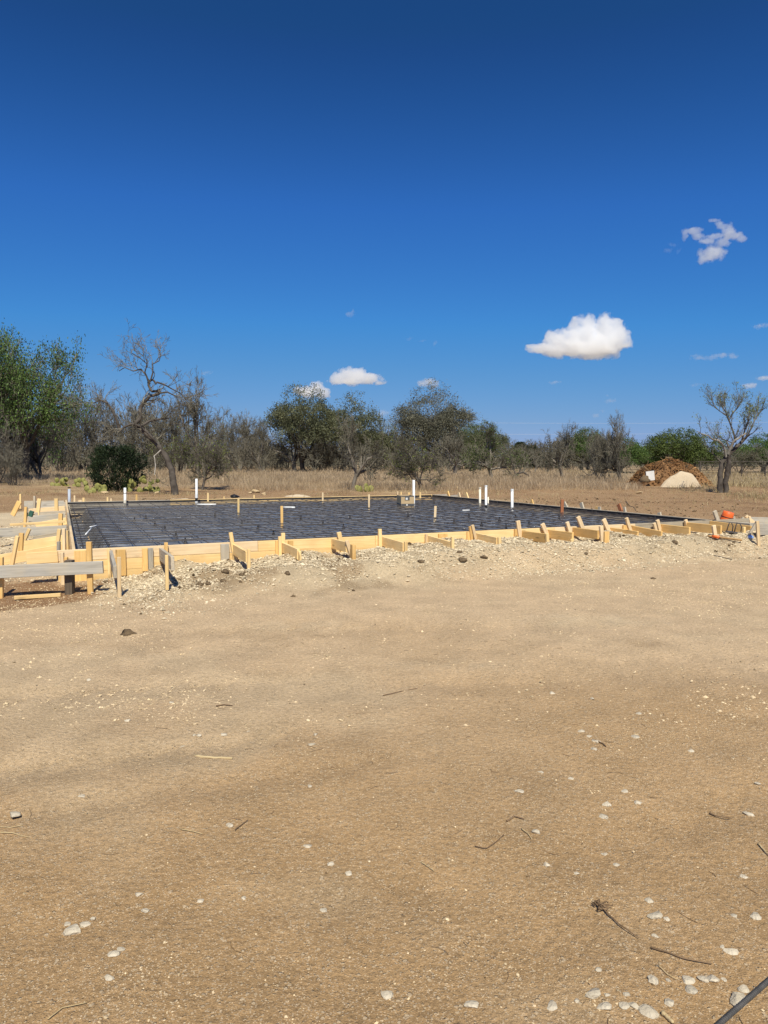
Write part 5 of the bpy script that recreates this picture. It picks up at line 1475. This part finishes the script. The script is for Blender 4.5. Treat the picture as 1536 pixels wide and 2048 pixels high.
# ------------------------------------------------------------------ dirt mound, gravel heap, white sheet, fence, wires
def heap(name, px0, px1, yb, yt, mt, label, cat, seed, depth=.8, rough=.18, n=64, PW=1.9):
    p = on_h((px0 + px1) / 2, yb, 0); p[2] = gz1(p[0], p[1]) - .05
    w = (px1 - px0) / F * p[1] / 2; h = (yb - yt) / F * p[1]
    r_, a_ = np.meshgrid(np.linspace(0, 1, n // 2), np.linspace(0, 2 * math.pi, n * 2, endpoint=False))
    rm_ = 1 + .28 * fbm(np.cos(a_) * 1.3 + seed, np.sin(a_) * 1.3, 1.0, 3)
    x, y = r_ * np.cos(a_) * w * rm_, r_ * np.sin(a_) * w * depth * rm_
    prof = np.clip(1 - r_ ** PW, 0, 1)
    z = h * prof * (1 + .4 * fbm(x + seed * 9, y, w * .6, 3)) + rough * prof ** .3 * (fbm(x + seed, y, .5, 4) + .5 * fbm(x, y + seed, .18, 3))
    V = np.stack([x, y, z], -1).reshape(-1, 3)
    na, nr = n * 2, n // 2
    idx = np.arange(na * nr).reshape(na, nr)
    q = np.stack([idx[:, :-1], idx[:, 1:], np.roll(idx, -1, 0)[:, 1:], np.roll(idx, -1, 0)[:, :-1]], -1).reshape(-1, 4)
    root = empty(name, p + np.array([0, w * depth * (1.0 if name == 'dirt_mound' else .6), 0]), label, cat)
    link('heap_body', mesh_np('heap_body', V, [q], None, name != 'dirt_mound'), root, M[mt])
    return root, w, h, depth
M['mound'] = simple_mat('mound', (.15, .075, .034), (.30, .17, .08), 1.6, .95, .9, .08, .1, detail=8)
M['heap'] = simple_mat('heap', (.50, .40, .27), (.60, .49, .35), 30, .95, .6, .02, .1, detail=6)
root, w, h, dp = heap('dirt_mound', 1280, 1448, 976, 931, 'mound', 'big mound of brown soil and broken wood left of the forked tree', 'dirt mound', 2, .9, .35, PW=2.2)
rg = np.random.default_rng(8)
n = 2600; a = rg.uniform(0, 6.28, n); r_ = np.sqrt(rg.uniform(0, .95, n))
rm_ = 1 + .28 * fbm(np.cos(a) * 1.3 + 2, np.sin(a) * 1.3, 1.0, 3)
x, y = r_ * np.cos(a) * w * rm_, r_ * np.sin(a) * w * dp * rm_
Pp = np.stack([x, y, h * np.clip(1 - r_ ** 2.2, 0, 1) * (1 + .4 * fbm(x + 18, y, w * .6, 3)) + .04 + .25 * np.clip(1 - r_, 0, 1)], 1)
V, Fc = pebbles(Pp, .025 * (1 - rg.random(n) * .95) ** -.5, rg); 
o = link('clods', mesh_np('clods', V, [Fc]), root, simple_mat('mound_clod', (.11, .052, .022), (.31, .165, .068), .8, .95, sp=.1, island=.5)); o['kind'] = 'stuff'
mb = MB()
for k in range(80):
    i = rg.integers(n); L = rg.uniform(.15, .5); d = unit(rg.normal(0, 1, 3) * [1, 1, .5]) * L / 2
    V, Ff = tube_path(np.array([Pp[i] - d, Pp[i] + d]) + [0, 0, .06], rg.uniform(.008, .022), 4); mb.add(V, Ff)
o = link('wood_scraps', mb.mesh('wood_scraps'), root, simple_mat('scrap', (.14, .085, .045), (.40, .27, .14), .7, .9, sp=.1, island=.5)); o['kind'] = 'stuff'
heap('gravel_heap', 1324, 1409, 977.5, 949, 'heap', 'smooth pale gravel heap in front of the dirt mound', 'gravel heap', 4, .35, .07, PW=2.2)
ps = on_h(1300, 970, .5)
a, e = at_y(1293, 948, 36.3), at_y(1306, 946, 36.3)
tag(beam('white_sheet', None, (a + e) / 2 + [0, 0, .12], (a + e) / 2 - [-.06, 0, .36], .42, .04, (1, 0, 0), M['sheet']), 'white weathered panel leaning at the left foot of the dirt mound', 'panel')
lumpy('burnt_stump', at_y(1290, 960, 36.3), .28, .25, .22, 'clod', 'dark stump beside the white panel at the dirt mound', 'stump', 12, .5)

fn = empty('wire_fence', on_h(1480, 965, 0), 'wire fence with dark posts behind the forked tree at right', 'fence')
base = np.array(fn.location)
for px, yb, yt in ((1400, 947, 925), (1440, 949, 926), (1483, 965, 935), (1530, 957, 930), (1460, 958, 946)):
    q = at_y(px, yb, 56.0 + (px - 1460) * .02); g_ = gz1(q[0], q[1])
    tp = at_y(px, yt, q[1])[2]
    V, Ff = tube_path(np.array([[q[0], q[1], g_ - .2], [q[0], q[1], max(tp, g_ + .9)]]) - base, .055, 6)
    link('post', mesh_np('post', V, Ff), fn, M['bark_dark'])
for z in (.35, .65, .95, 1.2):
    q0, q1 = at_y(1395, 940, 56), at_y(1600, 940, 58); q0[2] = gz1(q0[0], q0[1]) + z; q1[2] = gz1(q1[0], q1[1]) + z
    V, Ff = tube_path(np.array([q0, q1]) - base, .012 if z < 1.1 else .03, 5)
    link('wire', mesh_np('wire', V, Ff), fn, M['bark_dark'])
for k, (y0, y1) in enumerate(((866, 859), (842, 840))):
    a, e = at_y(700, y0, 260), at_y(1800, y1, 250)
    ks = np.linspace(0, 1, 14)[:, None]; P = a * (1 - ks) + e * ks; P[:, 2] -= 1.0 * (4 * ks * (1 - ks))[:, 0]
    V, Ff = tube_path(P, .022, 5)
    tag(link('power_line', mesh_np('power_line', V, Ff, None, True), None, M['wire']), ['lower', 'upper'][k] + ' thin pale power line crossing low in the sky behind the right trees', 'power line')

# pale and tan rocks behind the slab
for k, (px, py, w_, h_, mt, lab) in enumerate(((512, 980, 22, 9, 'tan_stone', 'tan broken rock behind the far form, left part of the rock pile'), (528, 985, 14, 8, 'tan_stone', 'tan rock at the right end of the small rock pile'),
        (500, 984, 8, 5, 'tan_stone', 'small tan rock at the left end of the rock pile'), (208, 984, 18, 6, 'tan_stone', 'pale flat rock lying before the low prickly pear'), (316, 982, 16, 6, 'tan_stone', 'tan rock right of the green prickly pear'),
        (1278, 985, 16, 5, 'tan_stone', 'tan rock on the far soil left of the gravel heap'), (885, 972, 12, 8, 'clod', 'dark rotten wood lump in the grass behind the right rear form'), (916, 974, 10, 7, 'tan_stone', 'tan rotten chunk in the grass right of the dark lump'))):
    p = on_h(px, py + h_ / 2, 0); z = gz1(p[0], p[1])
    lumpy('rock', (p[0], p[1], z + .05), w_ / F * p[1] / 2, w_ / F * p[1] / 2.4, h_ / F * p[1] * .6, mt, lab, 'rock', 40 + k, .35, facet=True)
heap('gravel_pile', 560, 628, 992, 986, 'heap', 'low spread pile of white gravel beyond the far form', 'gravel heap', 6, .5, .06, 40)
heap('gravel_pile', 318, 402, 998, 995, 'heap', 'thin white gravel spill along the far form on the left', 'gravel heap', 7, .3, .05, 40)

# ------------------------------------------------------------------ dry grass, weeds, far woodland
def blades(X, Y, Hh, W, rg, lean=.35):
    n = len(X)
    z = gz(X, Y, False)
    a = rg.uniform(0, 6.28, n); l = rg.normal(0, lean, (n, 2)) * Hh[:, None]
    dx, dy = np.cos(a) * W, np.sin(a) * W
    b0 = np.stack([X - dx, Y - dy, z - .03], 1); b1 = np.stack([X + dx, Y + dy, z - .03], 1)
    m0 = np.stack([X + l[:, 0] * .35 - dx * .7, Y + l[:, 1] * .35 - dy * .7, z + Hh * .55], 1); m1 = np.stack([X + l[:, 0] * .35 + dx * .7, Y + l[:, 1] * .35 + dy * .7, z + Hh * .55], 1)
    t_ = np.stack([X + l[:, 0], Y + l[:, 1], z + Hh], 1)
    V = np.stack([b0, b1, m1, m0, t_], 1).reshape(-1, 3)
    i = np.arange(n)[:, None] * 5
    return V, [i + np.array([[0, 1, 2, 3]]), i + np.array([[3, 2, 4]])]
rg = np.random.default_rng(77)
def field(n, d0, d1, dens):
    d = 1 / rg.uniform(1 / d1, 1 / d0, n)                # even in the picture
    x = rg.uniform(-.62, .62, n) * d
    k = rg.random(n) < dens(x, d); return x[k], d[k]
edge = lambda x, y: 33.5 + 2.0 * fbm(x, y, 5, 3) - .10 * (x + 4) + 7 * sst(11.5, 15, x) + 6.5 * sst(6, 10, -x)
X, Y = field(160000, 30, 110, lambda x, y: sst(-.3, 2.0, y - edge(x, y)) * (1 - .9 * sst(14.5, 17, x - .12 * (y - 40))) * (.35 + 1.0 * (fbm(x, y, 3, 3) + .5)))
Hh = rg.uniform(.10, .40, len(X)) * (1 + 1.1 * fbm(X, Y, 3, 3)); V, Fs = blades(X, Y, Hh, rg.uniform(.004, .011, len(X)) * (Y / 40), rg, .42)
tag(link('dry_grass', mesh_np('dry_grass', V, Fs), None, M['grass']), 'tall brown dry grass filling the field between the slab and the trees', 'grass', kind='stuff')
X, Y = field(100000, 20, 75, lambda x, y: (np.maximum.reduce(edge_d(x, y)) > 2.0) * np.clip(.03 + .5 * sst(.05, .3, fbm(x + 3, y, 2.5, 3)) * sst(26, 32, y) + .7 * sst(13, 16, x - .1 * (y - 40)) * sst(.0, .2, fbm(x, y, 2, 2)), 0, 1))
Hh = rg.uniform(.04, .16, len(X)) * (1 + 1.6 * sst(13, 16, X)); V, Fs = blades(X, Y, Hh, rg.uniform(.004, .010, len(X)) * (Y / 25), rg, .6)
tag(link('straw_weeds', mesh_np('straw_weeds', V, Fs), None, M['grass_straw']), 'short straw coloured weeds on the brown soil beyond the slab', 'weeds', kind='stuff')
# far wood that reads as one grey brown mass
br = []
for k in range(760):
    d = rg.uniform(74, 150); x = rg.uniform(-.62, .62) * d; d = d if x < 12 else 100 + (d - 74) * .7; hh = rg.uniform(1.4, 3.4) * (1 if x < 10 else .85) * (1.25 if x < -18 else 1); z = float(gz(np.array([x]), np.array([d]), False)[0])
    for s in range(6):
        a = rg.uniform(0, 6.28); l = rg.uniform(.2, .9)
        P = np.array([[x, d, z], [x + math.cos(a) * l * .9 + rg.normal(0, .25), d + math.sin(a) * l * .5, z + hh * rg.uniform(.3, .5)], [x + math.cos(a) * l * 1.5 + rg.normal(0, .4), d + math.sin(a) * l, z + hh * rg.uniform(.7, 1)]])
        br.append((P, np.array([.03, .022, .010])))
        for q in range(7):
            f = rg.uniform(-.3, 1); b0 = P[1] * (1 - f) + P[2] * f; v_ = rg.normal(0, .55, 3) + [0, 0, .45]
            br.append((np.array([b0, b0 + v_ * .8]), np.array([.022, .010])))
mb = tubes(br, 3)
C = np.stack([rg.uniform(-.62, .62, 2600) * 120, rg.uniform(95, 150, 2600), np.zeros(2600)], 1); C[:, 0] *= C[:, 1] / 120
C[:, 2] = gz(C[:, 0], C[:, 1], False) + rg.uniform(.2, 3.6, 2600) * (.55 + .6 * (fbm(C[:, 0], C[:, 1], 9, 2) + .5))
lv = leaves(rg, C, 22, .5, .16); mb.add(lv[0], [lv[1]], 1)
me = mb.mesh('far_woodland'); me.materials.append(M['twigs']); me.materials.append(M['leaf_dome'])
tag(link('far_woodland', me, None), 'grey brown wood closing the field behind the nearer trees', 'woodland', kind='stuff')

# ------------------------------------------------------------------ clouds: real bodies of scattering vapour far off
CM = {'thick': (.030, .46, .14), 'mid': (.020, .48, .34), 'thin': (.009, .70, .40), 'faint': (.005, .70, .45)}   # density, raggedness, edge softness
CD = 3600.0
def cloud_mat(blobs, dens, amp, soft, nscale):
    """vapour thick inside a union of round lobes, torn at its edge by fractal noise"""
    m = bpy.data.materials.new('vapour'); m.use_nodes = True
    t = m.node_tree; t.nodes.clear()
    o = t.nodes.new('ShaderNodeOutputMaterial'); v = t.nodes.new('ShaderNodeVolumeScatter')
    v.inputs['Color'].default_value = (1, 1, 1, 1); v.inputs['Anisotropy'].default_value = .2
    tc = t.nodes.new('ShaderNodeTexCoord'); last = None
    for c, r in blobs:
        sb = N(t, 'ShaderNodeVectorMath', operation='SUBTRACT'); sb.inputs[1].default_value = c
        t.links.new(tc.outputs['Object'], sb.inputs[0])
        ml = N(t, 'ShaderNodeVectorMath', operation='MULTIPLY'); ml.inputs[1].default_value = [1 / q for q in r]
        t.links.new(sb.outputs[0], ml.inputs[0])
        ln = N(t, 'ShaderNodeVectorMath', operation='LENGTH'); t.links.new(ml.outputs[0], ln.inputs[0])
        if last is None: last = ln.outputs['Value']
        else:
            mn = N(t, 'ShaderNodeMath', operation='SMOOTH_MIN'); mn.inputs[2].default_value = .25
            t.links.new(last, mn.inputs[0]); t.links.new(ln.outputs['Value'], mn.inputs[1]); last = mn.outputs[0]
    no = noise_node(t, tc.outputs['Object'], 1 / nscale, 6, .62)
    mr = N(t, 'ShaderNodeMapRange'); mr.inputs['From Min'].default_value = .25; mr.inputs['From Max'].default_value = .75
    mr.inputs['To Min'].default_value = 1 - 1.5 * amp; mr.inputs['To Max'].default_value = 1 + .45 * amp; mr.clamp = False
    t.links.new(no.outputs[0], mr.inputs['Value'])
    df = N(t, 'ShaderNodeMath', operation='SUBTRACT'); t.links.new(mr.outputs[0], df.inputs[0]); t.links.new(last, df.inputs[1])
    fd = N(t, 'ShaderNodeMapRange'); fd.interpolation_type = 'SMOOTHSTEP'
    fd.inputs['From Min'].default_value = 0; fd.inputs['From Max'].default_value = soft; fd.inputs['To Min'].default_value = 0; fd.inputs['To Max'].default_value = dens
    t.links.new(df.outputs[0], fd.inputs['Value']); t.links.new(fd.outputs[0], v.inputs['Density'])
    t.links.new(v.outputs[0], o.inputs['Volume'])
    return m
def cloud(blobs, mt, label, name='cumulus_cloud', nscale=58, grow_=1.36, vox=7.0, group=None, depth=.8):
    cx = sum(b_[0] for b_ in blobs) / len(blobs); cy = sum(b_[1] for b_ in blobs) / len(blobs)
    c = at_y(cx, cy, CD)
    mb = MB(); rr = random.Random(len(label)); lob = []
    for x, y, rx, ry in blobs:
        q = at_y(x, y, CD) - c; a, b2 = rx / F * CD * grow_, ry / F * CD * grow_
        r = np.array([a, min(a, 1.6 * b2 + 20) * depth, b2]); q = q + [0, rr.uniform(-.25, .25) * a, 0]
        lob.append((q, r)); mb.add(ICO3[0] * r * .99 + q, [ICO3[1]])
    o = link(name, mb.mesh(name), None, cloud_mat(lob, *CM[mt], nscale), c)
    rm = o.modifiers.new('remesh', 'REMESH'); rm.mode = 'VOXEL'; rm.voxel_size = vox
    tag(o, label, 'cloud', group)
GC = 'fair weather clouds low in the sky'
cloud([(1082, 698, 26, 10), (1110, 685, 26, 22), (1135, 686, 30, 26), (1165, 668, 32, 32), (1178, 655, 24, 22), (1215, 655, 32, 24), (1235, 675, 26, 24), (1200, 692, 52, 22), (1160, 698, 60, 16), (1120, 700, 42, 14), (1185, 712, 26, 9), (1063, 692, 10, 5), (1248, 688, 14, 9)],
      'thick', 'largest white cumulus cloud right of centre', group=GC)
cloud([(675, 760, 18, 10), (700, 752, 26, 16), (712, 746, 22, 12), (735, 758, 26, 10), (710, 764, 50, 6), (760, 767, 12, 4)], 'thick', 'flat based white cloud above the paired oaks', nscale=45, group=GC)
cloud([(612, 783, 22, 12), (632, 776, 16, 14), (645, 788, 16, 10)], 'thick', 'white cloud peeking from behind the left paired oak', nscale=45, group=GC)
cloud([(842, 766, 12, 8), (856, 764, 16, 9), (868, 770, 10, 8)], 'mid', 'small soft cloud just above the round crowned oak', nscale=35, group=GC)
cloud([(1425, 508, 26, 16), (1410, 515, 16, 12), (1440, 500, 16, 12), (1465, 470, 22, 9), (1485, 476, 12, 9), (1450, 453, 20, 7), (1430, 440, 12, 4), (1385, 462, 22, 7), (1370, 472, 8, 10), (1410, 484, 20, 6), (1445, 485, 16, 11), (1425, 474, 20, 6), (1455, 462, 16, 9), (1398, 472, 14, 8), (1440, 447, 14, 6)],
      'mid', 'torn wispy cloud high on the right', nscale=40, vox=5, group=GC, depth=.6)
cloud([(1342, 490, 12, 6), (1335, 500, 10, 6), (1356, 503, 6, 7)], 'faint', 'small wisp left of the torn wispy cloud', nscale=30, vox=4, group=GC, depth=.6)
cloud([(1400, 716, 22, 6), (1425, 714, 16, 7), (1445, 712, 16, 6), (1470, 712, 14, 6), (1388, 712, 9, 4)], 'thin', 'long flat wispy cloud near the right edge', nscale=30, vox=4, group=GC, depth=.7)
for pts, mt, lab in (([(1500, 772, 13, 6), (1492, 770, 9, 4)], 'mid', 'little round cloud near the right edge above the forked tree'), ([(1528, 756, 14, 5)], 'mid', 'little cloud cut by the right edge'),
                     ([(1221, 802, 13, 5), (1214, 792, 6, 5)], 'thin', 'faint small cloud above the vase shaped bare tree'), ([(1191, 831, 9, 5), (1204, 822, 6, 4)], 'thin', 'faint puff low over the right bare trees'),
                     ([(700, 628, 12, 6), (706, 622, 5, 6)], 'thin', 'tiny wisp high above the middle of the field'), ([(818, 678, 8, 4)], 'faint', 'left speck of the three tiny wisps in mid sky'),
                     ([(845, 682, 9, 2.5)], 'faint', 'flat middle speck of the three tiny wisps'), ([(870, 686, 5, 7)], 'thin', 'upright right speck of the three tiny wisps'),
                     ([(1108, 765, 12, 4)], 'thin', 'tiny flat cloud below the largest cumulus'), ([(411, 746, 14, 5)], 'faint', 'faint puff right of the gnarled tree top'),
                     ([(1520, 652, 16, 6)], 'thin', 'small soft cloud at the right edge level with the largest cumulus'), ([(764, 827, 16, 9)], 'thin', 'soft cloud low behind the gap right of the paired oaks'),
                     ([(938, 830, 10, 8)], 'thin', 'soft cloud touching the right side of the round crowned oak'), ([(1388, 770, 12, 4)], 'faint', 'faint smear left of the forked tree top')):
    cloud(pts, mt, lab, nscale=22, vox=3.0, group=GC)

#print('TRIS', sum(len(m.loop_triangles) or sum(max(0, p) for p in [len(m.loops) - 2 * len(m.polygons)]) for m in bpy.data.meshes))
